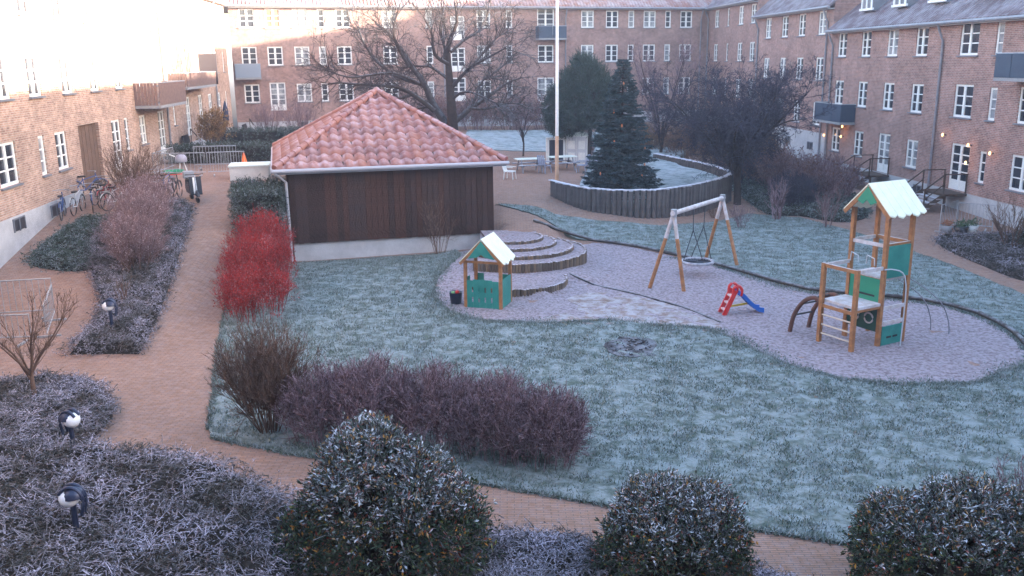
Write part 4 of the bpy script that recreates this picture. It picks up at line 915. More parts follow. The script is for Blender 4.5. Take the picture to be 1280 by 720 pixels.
def barrier(x0, y0, x1, y1, label, hgt=1.1, nb_=14, z=None):
    z0 = float(T(x0, y0)) if z is None else z; L = math.hypot(x1-x0, y1-y0); dz = float(T(x1, y1))-z0
    t = thing('metal_barrier', label, 'barrier', (x0, y0, z0), math.atan2(y1-y0, x1-x0), 'galvanised crowd barriers')
    part('frame', MB().tube([(0, 0, 0), (0, 0, hgt), (L, 0, hgt+dz), (L, 0, dz)], .025, 6), steel, t)
    part('bottom_rail', MB().tube([(0, 0, .2), (L, 0, .2+dz)], .02, 6), steel, t)
    for i in range(1, nb_): part('bar', MB().tube([(L*i/nb_, 0, .2+dz*i/nb_), (L*i/nb_, 0, hgt+dz*i/nb_)], .009, 4), steel, t)
    for x in (.25, L-.25): part('foot', MB().box((x, 0, .03+dz*x/L), (.05, .6, .05)), steel, t)
barrier(-16.6, 42.2, -14.3, 42.5, 'galvanised barrier nearest the left wing beyond the scooter'); barrier(-14.2, 42.55, -12.6, 43.0, 'galvanised barrier ending at the brick path beyond the scooter')
barrier(-15.9, 45.7, -13.9, 46.1, 'galvanised barrier in the second row in front of the dark hedge'); barrier(-16.7, 42.4, -16.9, 45.6, 'galvanised barrier running along the left wing')
barrier(-12.9, 24.6, -15.2, 24.3, 'barrier at the left edge in the yard behind the small tree', 1.1, 14); barrier(-12.6, 22.7, -14.4, 22.6, 'lower barrier at the left edge just behind the small tree', .8, 12)
barrier(-12.85, 24.5, -12.3, 22.9, 'short barrier joining the two at the left edge', .95, 8)
barrier(17.75, 36.9, 18.9, 37.9, 'galvanised barrier in front of the lit door steps', 1.2, 10); barrier(18.95, 37.9, 20.1, 37.2, 'galvanised barrier beside the flower pots', 1.1, 10)
cn = thing('traffic_cone', 'orange traffic cone behind the white topped crate', 'cone', (-13.9, 47.4, float(T(-13.9, 47.4))))
part('base', MB().box((0, 0, .03), (.42, .42, .06)), M('cone_base', (.7, .35, .2)), cn); part('cone', MB().lathe([(.17, .06), (.03, .62), (0, .62)], 14), M('cone_orange', (.8, .16, .02)), cn, smooth=True)
cr = thing('grit_bin', 'white frosted crate behind the clipped evergreen hedge', 'crate', (-11.95, 41.6, float(T(-11.95, 41.6))), .2)
part('body', MB().box((0, 0, .3), (1.7, 1.5, .6)), M('white_crate_boards', (.6, .58, .55), (.7, .68, .64), 3), cr); part('lid', MB().box((0, 0, .63), (1.8, 1.6, .06)), frost_top, cr)
wp = thing('marker_post', 'short yellowish marker post beside the white crate', 'post', (-13.0, 42.9, float(T(-13, 42.9)))); part('post', MB().box((0, 0, .3), (.07, .07, .6)), M('yellowish_post', (.6, .52, .4)), wp)
gs = thing('covered_grill', 'grey covered barbecue on white legs beside the left wing', 'barbecue', (-16.1, 44.4, float(T(-16.1, 44.4))), .3); gs.scale = (.75,)*3
part('cover', MB().lathe([(0, 1.15), (.25, 1.1), (.38, .9), (.36, .65), (.3, .62)], 14), M('grey_lilac_cover', (.35, .34, .42)), gs, smooth=True)
for a in (0, 2.1, 4.2): part('leg', MB().tube([(.15*math.cos(a), .15*math.sin(a), .65), (.32*math.cos(a), .32*math.sin(a), 0)], .035, 6), white, gs)
part('handle', MB().tube([(-.35, 0, 1.0), (-.7, 0, 1.15)], .04, 6), white, gs)
gsb = thing('sandbox_tray', 'green plastic tray with red rim on the ground by the barriers', 'tray', (-16.2, 43.6, float(T(-16.2, 43.6))), .1); gsb.scale = (.8,)*3
part('tray', MB().lathe([(0, .02), (.5, .02), (.62, .2), (.58, .2), (.48, .06)], 12), M('green_tray', (.03, .32, .18)), gsb); part('rim', MB().tube([(.62*math.cos(a), .62*math.sin(a), .03) for a in np.linspace(0, 2*PI, 17)[:-1]], .03, 5, closed=True), red, gsb)
# dark garden furniture by the far left doors
for x, y, lb in ((-18.6, 53.5, 'dark covered garden seat beside the brown leaved shrub'), (-17.8, 62.8, 'dark covered garden seat near the far left corner')):
    t = thing('covered_bench', lb, 'bench', (x, y, float(T(x, y))), 1.7)
    part('seat', MB().box((0, 0, .45), (1.5, .6, .12)), blackm, t); part('backrest', MB().bar((0, .3, .45), (0, .42, 1.1), 1.5, .08, up=(0, 1, 0)), blackm, t)
    for sx in (-.65, .65): part('leg', MB().box((sx, 0, .22), (.08, .5, .44)), blackm, t)
    part('railing', MB().tube([(-.8, -.1, 0), (-.8, -.1, 1.5), (.7, -.1, 1.0)], .035, 6), darkwood, t)
pr_ = thing('closed_parasol', 'closed dark blue parasol standing near the far left doors', 'parasol', (-17.9, 57.9, float(T(-17.9, 57.9)))); part('pole', MB().lathe([(.025, 0), (.025, 2.9)], 8), steel, pr_); part('canopy', MB().lathe([(.03, 1.5), (.2, 1.65), (.17, 2.3), (.03, 2.85)], 10), M('parasol_blue', (.03, .04, .09)), pr_, smooth=True)
def flowerpot(x, y, label, potm, plant):
    t = thing('flower_pot', label, 'flower pot', (x, y, float(T(x, y)))); part('pot', MB().lathe([(0, 0), (.2, 0), (.3, .34), (.26, .34), (.2, .1)], 14), potm, t, smooth=True)
    P = rng.normal(size=(120, 3))*[.13, .13, .07]+[0, 0, .42]; part('plant', MB().leaves(P, rng.normal(size=(120, 3))+[0, 0, .5], .12, .05), plant, t, kind='stuff')
gpl = M('pot_plant_leaves', (.04, .09, .04), (.08, .13, .06), 5)
flowerpot(18.1, 37.0, 'low pale flower pot left of the barriers by the lit door', concrete, M('reddish_pot_plant', (.35, .15, .08))); flowerpot(18.55, 36.7, 'dark flower pot between its two pale neighbours', blackm, gpl); flowerpot(19.05, 36.9, 'wide white bowl planter with green plant by the barrier', white, gpl)

# ------------------------------------------------------------ vegetation
def norm(v): return v/(np.linalg.norm(v, axis=-1, keepdims=True)+1e-9)
def grow(mb, P, D, L, r, levels, spread=.6, ratio=.6, nch=4, seg=3, wob=.18, up=.1, rr=.55, tmin=.25, tips=None, taper=.5, bound=None, ribbon=False, rmin=0.):
    """branching: arrays of start points, directions, lengths, radii"""
    P = np.asarray(P, float); D = norm(np.asarray(D, float)); L = np.broadcast_to(L, (len(P),)).astype(float); r = np.broadcast_to(r, (len(P),)).astype(float)
    for lv in range(levels+1):
        n = len(P); pts = [P]; d = D.copy(); ds = [d]
        for k in range(seg):
            d = norm(d+rng.normal(size=(n, 3))*wob+np.array([0, 0, up])); ds.append(d)
            pts.append(pts[-1]+d*(L/seg)[:, None])
        rad = [r*(1-(1-taper)*k/seg) for k in range(seg+1)]
        for k in range(seg): (mb.ribbons if ribbon and lv >= levels-1 else mb.sticks)(pts[k], pts[k+1], np.maximum(rad[k], rmin), np.maximum(rad[k+1], rmin*.8))
        if tips is not None and lv >= levels-1:
            for k in range(1, seg+1): tips.append((pts[k], ds[k]))
        if lv == levels: break
        m = nch if isinstance(nch, int) else nch[lv]
        nP, nD, nL, nr = [], [], [], []
        for c in range(m):
            t = rng.uniform(tmin, 1, n) if c < m-1 else np.ones(n)
            k = np.minimum((t*seg).astype(int), seg-1); f = (t*seg-k)[:, None]
            A = np.array(pts); base = A[k, np.arange(n)]*(1-f)+A[k+1, np.arange(n)]*f
            dd = np.array(ds)[k+1, np.arange(n)]
            sp = rng.normal(size=(n, 3)); sp = norm(sp-(sp*dd).sum(1, keepdims=True)*dd)
            nd = norm(dd+sp*spread*rng.uniform(.6, 1.3, (n, 1)))
            nP.append(base); nD.append(nd); nL.append(L*ratio*rng.uniform(.6, 1.15, n)*(1-.3*t)); nr.append(r*rr*rng.uniform(.8, 1.1, n))
        P = np.vstack(nP); D = np.vstack(nD); L = np.concatenate(nL); r = np.concatenate(nr)
        if bound is not None:
            ok = bound(P); P = P[ok]; D = D[ok]; L = L[ok]; r = r[ok]
    return mb

bark = M('tree_bark', (.03, .021, .021), (.05, .036, .034), 6, 6, .9, .4, frost=.25, spec=.15)
twig_purple = M('purple_brown_twigs', (.13, .08, .085), (.19, .125, .135), 3, 3, .85, island=[(0, (.1, .06, .065)), (.35, (.19, .125, .14)), (.65, (.33, .24, .28))], spec=.15)
twig_brown = M('brown_twigs', (.12, .07, .05), (.17, .11, .08), 3, 3, .85, island=[(0, (.1, .06, .045)), (.5, (.16, .1, .075)), (.85, (.22, .16, .14))], spec=.15)
twig_pink = M('frosted_pink_twigs', (.18, .11, .11), (.26, .17, .17), 3, 3, .85, island=[(0, (.14, .08, .08)), (.4, (.23, .15, .15)), (.75, (.34, .26, .28))], spec=.15)
twig_blue = M('dark_blue_grey_twigs', (.035, .035, .055), (.055, .052, .08), 3, 3, .85, island=[(0, (.028, .028, .045)), (.5, (.05, .048, .072)), (.85, (.1, .1, .15))], spec=.15)
twig_red = M('red_twigs', (.25, .02, .02), (.36, .04, .035), 3, 3, .7, island=[(0, (.16, .015, .015)), (.4, (.42, .022, .022)), (.8, (.27, .11, .11))], spec=.2)
leaf_red = M('red_leaves', (.4, .03, .03), (.5, .06, .04), 3, 3, .7, island=[(0, (.22, .015, .02)), (.3, (.45, .02, .02)), (.65, (.28, .05, .05)), (.85, (.28, .17, .18))], spec=.25)
leaf_brownred = M('withered_russet_leaves', (.16, .07, .05), (.22, .1, .07), 3, 3, .85, island=[(0, (.14, .06, .045)), (.5, (.2, .1, .07)), (.8, (.28, .17, .14))], spec=.15)
leaf_golden = M('golden_brown_leaves', (.3, .16, .06), (.36, .2, .08), 3, 3, .85, island=[(0, (.26, .13, .05)), (.5, (.36, .2, .08)), (.85, (.42, .3, .16))], spec=.15)
leaf_green = M('frosted_evergreen_leaves', (.03, .06, .03), (.05, .085, .045), 2, 4, .55, island=[(0, (.02, .04, .022)), (.3, (.04, .075, .035)), (.6, (.06, .09, .06)), (.8, (.08, .065, .03)), (.88, (.32, .05, .025)), (.93, (.55, .25, .04)), (.965, (.26, .26, .06))], spec=.3)
leaf_frosted = M('frost_coated_evergreen_leaves', (.08, .1, .08), (.14, .16, .15), 2, 4, .6, island=[(0, (.05, .08, .05)), (.45, (.12, .14, .13)), (.82, (.36, .1, .06)), (.9, (.5, .27, .06))], frost=1.25, fscale=6, fcol=(.52, .56, .63), fmode='abs', spec=.2)
leaf_hedge = M('dark_hedge_leaves', (.03, .055, .035), (.05, .08, .05), 2, 4, .6, island=[(0, (.018, .035, .022)), (.4, (.035, .06, .035)), (.75, (.05, .08, .05))], frost=.75, fscale=3, fcol=(.45, .5, .54), fmode='abs', spec=.25)
spray = M('frosted_cotoneaster_sprays', (.07, .07, .065), (.1, .095, .09), 2, 4, .7, island=[(0, (.035, .04, .032)), (.35, (.075, .075, .065)), (.6, (.13, .11, .1)), (.85, (.1, .06, .045))], frost=1.1, fscale=1.4, fcol=(.46, .43, .52), fmode='abs', spec=.2)
dark_fill = M('painted_inner_shade', (.02, .018, .016), (.035, .03, .026), 6, 4, .95, spec=.05)  # inner shade of bushes and mounds put into a near-black colour
needles = M('spruce_needles', (.012, .034, .036), (.02, .05, .054), 2, 4, .7, island=[(0, (.01, .024, .027)), (.4, (.016, .04, .042)), (.75, (.03, .065, .078))], frost=.35, fscale=3, fcol=(.3, .38, .45), fmode='abs', spec=.15)
needles2 = M('pine_needles', (.03, .055, .04), (.05, .08, .055), 2, 4, .7, island=[(0, (.018, .04, .03)), (.5, (.035, .06, .045)), (.8, (.05, .08, .07))], frost=.25, fscale=2, fcol=(.3, .36, .42), fmode='abs', spec=.15)

def twig_shrub(name, label, cat, x, y, H, rx, ry, n0, mat, levels=3, nch=(5, 5, 4), r0=.012, spread=.45, rz=0, ratio=.55, up=.16, base=.25, group=None, leafm=None, nleaf=0, lsize=.04, z=None, vase=1.0, trunkm=None, wob=.12, rmin=.0035):
    z0 = float(T(x, y)) if z is None else z
    t = thing(name, label, cat, (x, y, z0), rz, group)
    a = rng.uniform(0, 2*PI, n0); q = np.sqrt(rng.uniform(size=n0))
    ox, oy = q*np.cos(a), q*np.sin(a)
    P = np.c_[ox*rx*base, oy*ry*base, np.zeros(n0)]
    hz = H*np.sqrt(np.clip(1-.55*q**2, .2, 1)); tip = np.c_[ox*rx*vase, oy*ry*vase, hz]
    D = tip-P; L = np.linalg.norm(D, axis=1)*.72
    tips = []
    def bound(p): return ((p[:, 0]/(rx*1.06))**2+(p[:, 1]/(ry*1.06))**2+np.clip((p[:, 2]-H*.45)/(H*.6), 0, 9)**2 < 1.0)
    k = len(P)
    tr = MB(); st_ = []; grow(tr, P, D, L, r0, 0, seg=4, wob=wob*.8, up=.04, taper=.45)
    part('stem', tr, trunkm or mat, t, kind='stuff' if n0 > 25 else None)
    tw_ = MB(); 
    # side branches start on the stems
    nP, nD, nL = [], [], []
    for c in range(nch[0]):
        tt = rng.uniform(.25, 1, k)[:, None]; nP.append(P+norm(D)*L[:, None]*tt); nD.append(norm(norm(D)+rng.normal(size=(k, 3))*spread+[0, 0, .15])); nL.append(L*ratio*rng.uniform(.5, 1.1, k))
    grow(tw_, np.vstack(nP), np.vstack(nD), np.concatenate(nL), r0*.5, levels-1, spread=spread, ratio=ratio, nch=list(nch[1:])+[1], seg=2, wob=wob*1.2, up=up, tips=tips, bound=bound, ribbon=True, rmin=rmin)
    part('twigs', tw_, mat, t, kind='stuff')
    if nleaf:
        A = np.vstack([p for p, d in tips]); Dd = np.vstack([d for p, d in tips]); i = rng.integers(0, len(A), nleaf)
        lf = MB(); lf.leaves(A[i]+rng.normal(size=(nleaf, 3))*.03, norm(Dd[i]+rng.normal(size=(nleaf, 3))*.8), rng.uniform(.6, 1.3, nleaf)*lsize, rng.uniform(.4, .7, nleaf)*lsize); part('leaves', lf, leafm, t, kind='stuff')
    return t

def leaf_bush(name, label, cat, x, y, H, rx, ry, ntw, per, lsize, mat, rz=0, z=None, box=False, lump=.12, group=None, zc=.42, stemm=None, width=.42, inner=True, lobes=None):
    """evergreen: leafy twig clusters over an uneven ellipsoid (or box hedge), dark shell inside with the inner shade in its colour"""
    z0 = float(T(x, y)) if z is None else z
    t = thing(name, label, cat, (x, y, z0), rz, group)
    if box:
        f = rng.integers(0, 6, ntw*2); u = rng.uniform(-1, 1, (ntw*2, 3)); ax_ = np.array([0, 0, 1, 1, 2, 2])[f]; sg_ = np.array([-1, 1, -1, 1, 1, 1])[f]; u[np.arange(ntw*2), ax_] = sg_
        u = u[:ntw]; dirn = np.zeros_like(u); dirn[np.arange(ntw), ax_[:ntw]] = sg_[:ntw]; dirn += u*.35
        c = np.c_[u[:, 0]*rx, u[:, 1]*ry, H*.5+u[:, 2]*H*.5]
        rad = 1-.12*(np.abs(u).sum(1) > 2.6)
    else:
        dirn = norm(rng.normal(size=(ntw, 3))); dirn[:, 2] = np.where(dirn[:, 2] < -.45, -dirn[:, 2], dirn[:, 2]); rad = 1+0*dirn[:, 0]
        c = dirn*[rx, ry, H*(1-zc)]+[0, 0, H*zc]; low = c[:, 2] < .05; c[low, 2] = rng.uniform(.05, .4, low.sum())
    if lobes:
        Lb = np.array(lobes); li = rng.choice(len(Lb), ntw, p=Lb[:, 4]*Lb[:, 5]/(Lb[:, 4]*Lb[:, 5]).sum()); q = Lb[li]
        zc_ = .42; c = dirn*np.c_[q[:, 3], q[:, 4], q[:, 5]*(1-zc_)]+np.c_[q[:, 0], q[:, 1], q[:, 2]+q[:, 5]*zc_]; c[:, 2] = np.where(c[:, 2] < .05, rng.uniform(.05, .5, ntw), c[:, 2])
        keep = np.ones(ntw, bool)
        for j, l in enumerate(Lb):
            e = ((c-[l[0], l[1], l[2]+l[5]*zc_])/[l[3], l[4], l[5]*(1-zc_)]); keep &= (li == j) | ((e**2).sum(1) > .7)
        c = c[keep]; dirn = dirn[keep]; ntw = len(c); rad = np.ones(ntw)
    ph_ = rng.uniform(0, 6, 6); lum = 1+lump*(np.sin(c[:, 0]*3.1/max(rx, .6)*1.2+ph_[0])*np.sin(c[:, 1]*3/max(ry, .6)+ph_[1])+.8*np.sin(c[:, 0]*7+c[:, 2]*6+ph_[2])*np.sin(c[:, 1]*7+ph_[3])*.6)+rng.normal(size=ntw)*.045
    ctr = np.array([0, 0, H*zc]); c = ctr+(c-ctr)*(lum*rad)[:, None]; c[:, 2] = np.maximum(c[:, 2], .03)
    inn = rng.uniform(size=ntw) < .3; c[inn] = ctr+(c[inn]-ctr)*rng.uniform(.72, .95, (inn.sum(), 1))
    dirn = norm(dirn+rng.normal(size=dirn.shape)*.45+[0, 0, .25])
    Lt_ = lsize*3.2
    tw_ = MB(); tw_.sticks(c-dirn*Lt_, c+dirn*Lt_*.3, .006, .003); part('twigs', tw_, stemm or bark, t, kind='stuff')
    ins = .72 if lobes else 1
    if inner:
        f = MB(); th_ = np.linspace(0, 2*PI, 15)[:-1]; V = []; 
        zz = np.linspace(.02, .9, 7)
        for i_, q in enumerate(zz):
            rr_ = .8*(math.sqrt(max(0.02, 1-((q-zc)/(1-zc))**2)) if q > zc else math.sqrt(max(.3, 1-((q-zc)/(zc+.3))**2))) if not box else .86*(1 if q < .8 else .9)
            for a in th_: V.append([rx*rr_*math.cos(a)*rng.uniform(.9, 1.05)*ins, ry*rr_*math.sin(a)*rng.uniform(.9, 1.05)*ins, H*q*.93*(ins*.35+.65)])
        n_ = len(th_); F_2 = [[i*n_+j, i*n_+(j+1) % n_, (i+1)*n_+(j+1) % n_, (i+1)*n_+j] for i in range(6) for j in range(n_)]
        f.add(V, F_2); f.add(V[-n_:], [list(range(n_))]); part('inner_shade_shell', f, dark_fill, t)
    s_ = rng.uniform(0, 1, (ntw, per)); P = c[:, None]-dirn[:, None]*Lt_*(1-s_[..., None]*1.2)+rng.normal(size=(ntw, per, 3))*lsize*.25
    side = rng.normal(size=(ntw, per, 3)); Dl = norm(dirn[:, None]*.7+side*.6+[0, 0, .15])
    fm = rng.uniform(size=ntw) < np.clip(.06+.92*ss(.0, .75, norm(c-ctr)[:, 2])*(1-.7*inn), 0, 1)*(1 if mat is leaf_green else 0)
    lf = MB()
    for mi_, msk in ((0, ~fm), (1, fm)):
        n = msk.sum()*per
        if n: lf.leaves(P[msk].reshape(-1, 3), Dl[msk].reshape(-1, 3), lsize*rng.uniform(.7, 1.3, n), lsize*width*rng.uniform(.7, 1.2, n), mi_)
    part('leaves', lf, [mat, leaf_frosted], t, kind='stuff')
    return t

# foreground frosted evergreens
# lobes: dx, dy, dz, rx, ry, height
leaf_bush('evergreen_bush', 'largest frosted evergreen bush with orange and red leaves at the bottom of the photo', 'bush', -1.75, 11.75, 2.0, 1.2, 1.2, 6200, 9, .075, leaf_green, z=0, lump=.07, lobes=[(-.35, 0, 0, .85, .95, 2.3), (.35, -.05, 0, .8, .9, 1.9), (.85, -.1, 0, .6, .7, 1.45), (-.75, -.1, 0, .6, .6, 1.6), (-1.1, -.1, 0, .42, .55, 1.2), (0, -.5, 0, .9, .6, 1.5)])
leaf_bush('evergreen_bush', 'round frosted evergreen bush in the middle of the three along the bottom', 'bush', 2.25, 11.45, 1.5, .95, .95, 4200, 9, .065, leaf_green, z=0, lump=.07, lobes=[(-.2, 0, 0, .75, .8, 1.58), (.35, 0, 0, .68, .75, 1.45), (-.55, -.1, 0, .5, .6, 1.2), (.55, -.2, 0, .5, .6, 1.1), (0, -.45, 0, .75, .5, 1.15)])
leaf_bush('evergreen_bush', 'frosted evergreen bush with red leaves in the bottom right corner', 'bush', 5.95, 11.2, 1.45, 1.25, 1.05, 5000, 9, .07, leaf_green, z=0, lump=.09, lobes=[(-.55, .1, 0, .65, .7, 1.35), (.15, 0, 0, .75, .8, 1.55), (.85, 0, 0, .7, .8, 1.4), (-.9, -.2, 0, .4, .5, 1.0), (.1, -.5, 0, .95, .5, 1.25)])
twig_shrub('bare_shrub', 'dark leafless shrub behind the bottom right evergreen bush', 'shrub', 7.9, 12.5, 1.25, .9, .8, 26, twig_purple, r0=.01)

# low frosted ground cover
def cover(label, poly, H, ntw, mat, tl=.34, edge=.5, zfun=None, steps=.3, leafn=6, ls=.04, seed=1, droop=.5, lat=.6, curve=True):
    P0 = np.array(poly); B = smoothpoly(poly, steps, curve=curve); x0, y0 = B.min(0); x1, y1 = B.max(0)
    ph_ = rng.uniform(0, 6, 8)
    def hgt(X, Y):
        d = edge_dist(B, X, Y); e = np.clip(d/edge, 0, 1); return H*np.sqrt(1-(1-e)**2)*(.86+.12*np.sin(X*1.7+ph_[0])*np.sin(Y*1.9+ph_[1])+.09*np.sin(X*4.1+ph_[2]+Y)*np.sin(Y*4.7+ph_[3]))
    gx, gy = np.meshgrid(np.arange(x0, x1, .22), np.arange(y0, y1, .22)); gx = gx.ravel(); gy = gy.ravel(); ok = inside(B, gx, gy) & (edge_dist(B, gx, gy) > .05); gx = gx[ok]; gy = gy[ok]
    pts = [Vector(p) for p in B]+[Vector(p) for p in zip(gx, gy)]
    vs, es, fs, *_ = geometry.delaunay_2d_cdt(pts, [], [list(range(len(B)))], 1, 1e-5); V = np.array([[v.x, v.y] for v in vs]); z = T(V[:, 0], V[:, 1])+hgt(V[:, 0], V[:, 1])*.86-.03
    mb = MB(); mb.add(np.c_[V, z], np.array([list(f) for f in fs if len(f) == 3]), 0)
    n = int(ntw*(x1-x0)*(y1-y0)/max(1, ok.sum()*.22*.22)); X = rng.uniform(x0, x1, n); Y = rng.uniform(y0, y1, n); ok = inside(B, X, Y); X = X[ok]; Y = Y[ok]; n = len(X)
    # extra on the rim
    k = n//5; i = rng.integers(0, len(B), k); X = np.r_[X, B[i, 0]+rng.normal(size=k)*.1]; Y = np.r_[Y, B[i, 1]+rng.normal(size=k)*.1]; n = len(X)
    Z = T(X, Y)+hgt(X, Y)*rng.uniform(.75, 1.0, n); Z[-k:] = T(X[-k:], Y[-k:])+rng.uniform(.02, .8, k)*H*.8
    a = rng.uniform(0, 2*PI, n)+np.sin(X*.9+ph_[4])*1.2; el = rng.uniform(.15, .9, n); d = np.c_[np.cos(a)*np.cos(el), np.sin(a)*np.cos(el), np.sin(el)]*rng.uniform(.6, 1.2, (n, 1))*tl
    p = np.c_[X, Y, Z]-d*.35; D = [p]
    for s_ in range(3):
        q = D[-1]+d/3; D.append(q); d = d-np.array([0, 0, tl*droop/3])
    for s_ in range(3): mb.ribbons(D[s_], D[s_+1], .008-.002*s_, .006-.002*s_, 1)
    t = rng.uniform(0, 3, (n, leafn)); k_ = np.minimum(t.astype(int), 2); A = np.array(D); idx = np.arange(n)[:, None]; f = (t-k_)[..., None]
    P = A[k_, idx]*(1-f)+A[k_+1, idx]*f; dd = norm(A[k_+1, idx]-A[k_, idx]); Dl = norm(dd*.6+rng.normal(size=P.shape)*lat)
    mb.leaves(P.reshape(-1, 3), Dl.reshape(-1, 3), ls*rng.uniform(.7, 1.3, n*leafn), ls*.4, 1)
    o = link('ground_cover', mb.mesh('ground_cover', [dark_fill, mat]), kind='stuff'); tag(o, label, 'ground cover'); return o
cover('large mound of frosted arching twigs filling the bottom left corner', [(-10.8, 15.6), (-9.4, 16.0), (-7.9, 15.5), (-6.6, 15.35), (-5.2, 14.75), (-3.6, 13.4), (-3.1, 11.6), (-3.3, 9.5), (-9, 9.0), (-12, 11)], .72, 10500, spray, tl=.42, leafn=6, ls=.045)
cover('frosted twiggy mound with the small bare tree in it', [(-13.6, 18.6), (-11.5, 19.3), (-10.6, 19.7), (-9.3, 19.2), (-8.45, 17.9), (-8.3, 16.3), (-9.0, 15.9), (-10.8, 15.4), (-13.5, 15.0)], .55, 6500, spray, tl=.34, leafn=5, ls=.045, edge=.25, curve=False)
cover('low frosted strip of twigs between the large bush and the middle bush', [(-.7, 12.45), (.3, 12.6), (1.1, 12.3), (1.5, 11.7), (1.3, 10.2), (-.6, 10.2)], .4, 2600, spray, tl=.28, leafn=6)
cover('low frosted strip of twigs right of the middle bush', [(3.2, 11.6), (3.9, 11.3), (4.6, 10.6), (4.2, 9.6), (3.2, 9.6)], .3, 1400, spray, tl=.25, leafn=6)
cover('long clipped frosty bed along the left side of the brick path', [(-11.3, 21.9), (-9.5, 21.95), (-9.9, 24.1), (-10.35, 26.4), (-11.35, 31.0), (-12.1, 34.0), (-12.9, 34.9), (-14.2, 34.2), (-14.6, 31.2), (-13.5, 28.2), (-12.0, 25.6), (-11.4, 23.6)], .42, 8500, spray, tl=.24, edge=.12, leafn=4, ls=.05, curve=False)
cover('dark green low bed beside the left white plinth', [(-15.6, 28.6), (-13.5, 28.0), (-13.4, 29.8), (-14.2, 32.6), (-15.6, 33.0), (-15.9, 31)], .3, 2200, leaf_hedge, tl=.2, leafn=5, ls=.06)
cover('frosted ground cover bed at the right edge behind the brick path', [(16.9, 35.4), (18.2, 36.1), (20.6, 35.9), (21.3, 31), (21, 27.5), (17.2, 28.2), (16.6, 31.6)], .35, 3000, spray, tl=.28, leafn=4, ls=.05)

# small bare tree front left
def bare_tree(label, x, y, limbs, r0, mat=bark, lv=3, nch=(5, 4, 4), twl=.5, name='bare_tree', spread=.6, up=.08, cat='tree', tmat=None, dens=1.6, fr=.016, rmin=.004):
    """limbs: list of 3-D polylines with (r_start, r_end) in local metres"""
    t = thing(name, label, cat, (x, y, float(T(x, y))))
    tr = MB(); tr.tube(smoothpoly(limbs[0][0], .25, closed=False), np.linspace(limbs[0][1], limbs[0][2], len(smoothpoly(limbs[0][0], .25, closed=False))), 8); part('trunk', tr, mat, t, smooth=True)
    cr_ = MB(); Ps, Ds, Ls = [], [], []
    for pl, ra, rb in limbs[1:]:
        Q = smoothpoly(pl, .2, closed=False); Q = Q+np.cumsum(rng.normal(size=Q.shape)*.012, axis=0); R_2 = np.linspace(ra, rb, len(Q))
        part('limb', MB().tube(Q, R_2, 7), mat, t, smooth=True)
        Dq = norm(np.gradient(Q, axis=0)); m = int(len(Q)*dens)
        for i in rng.integers(len(Q)//5, len(Q), m):
            sp = rng.normal(size=3); Ps.append(Q[i]); Ds.append(norm(Dq[i]+norm(sp)*spread*1.2+np.array([0, 0, .1]))); Ls.append(twl*rng.uniform(.6, 1.5))
        Ps.append(Q[-1]); Ds.append(Dq[-1]); Ls.append(twl*1.2)
    grow(cr_, Ps, Ds, Ls, fr, lv, spread=spread, ratio=.62, nch=list(nch), seg=3, wob=.15, up=up, rr=.6, ribbon=True, rmin=rmin)
    part('crown', cr_, tmat or mat, t, kind='stuff'); return t
def rl(n, H, R, z0, r, depth=1):  # random limbs in a vase
    o = []
    for k in range(n):
        a = 2*PI*k/n+rng.uniform(-.3, .3); R2 = R*rng.uniform(.6, 1); h_ = H*rng.uniform(.75, 1.05)
        o.append(([(0, 0, z0*rng.uniform(.7, 1)), (R2*.3*math.cos(a), R2*.3*math.sin(a)*depth, z0+(h_-z0)*.35), (R2*.7*math.cos(a), R2*.7*math.sin(a)*depth, z0+(h_-z0)*.7), (R2*math.cos(a), R2*math.sin(a)*depth, h_)], r, r*.35))
    return o
bare_tree('small leafless tree rising from the frosted mound at the left edge', -10.3, 18.3, [([(0, 0, 0), (.02, 0, .5), (0, .02, .95)], .06, .045)]+rl(7, 2.15, 1.0, .8, .03), .06, twl=.4, lv=2, nch=(4, 3), mat=twig_brown, fr=.009, spread=.5, up=.14)
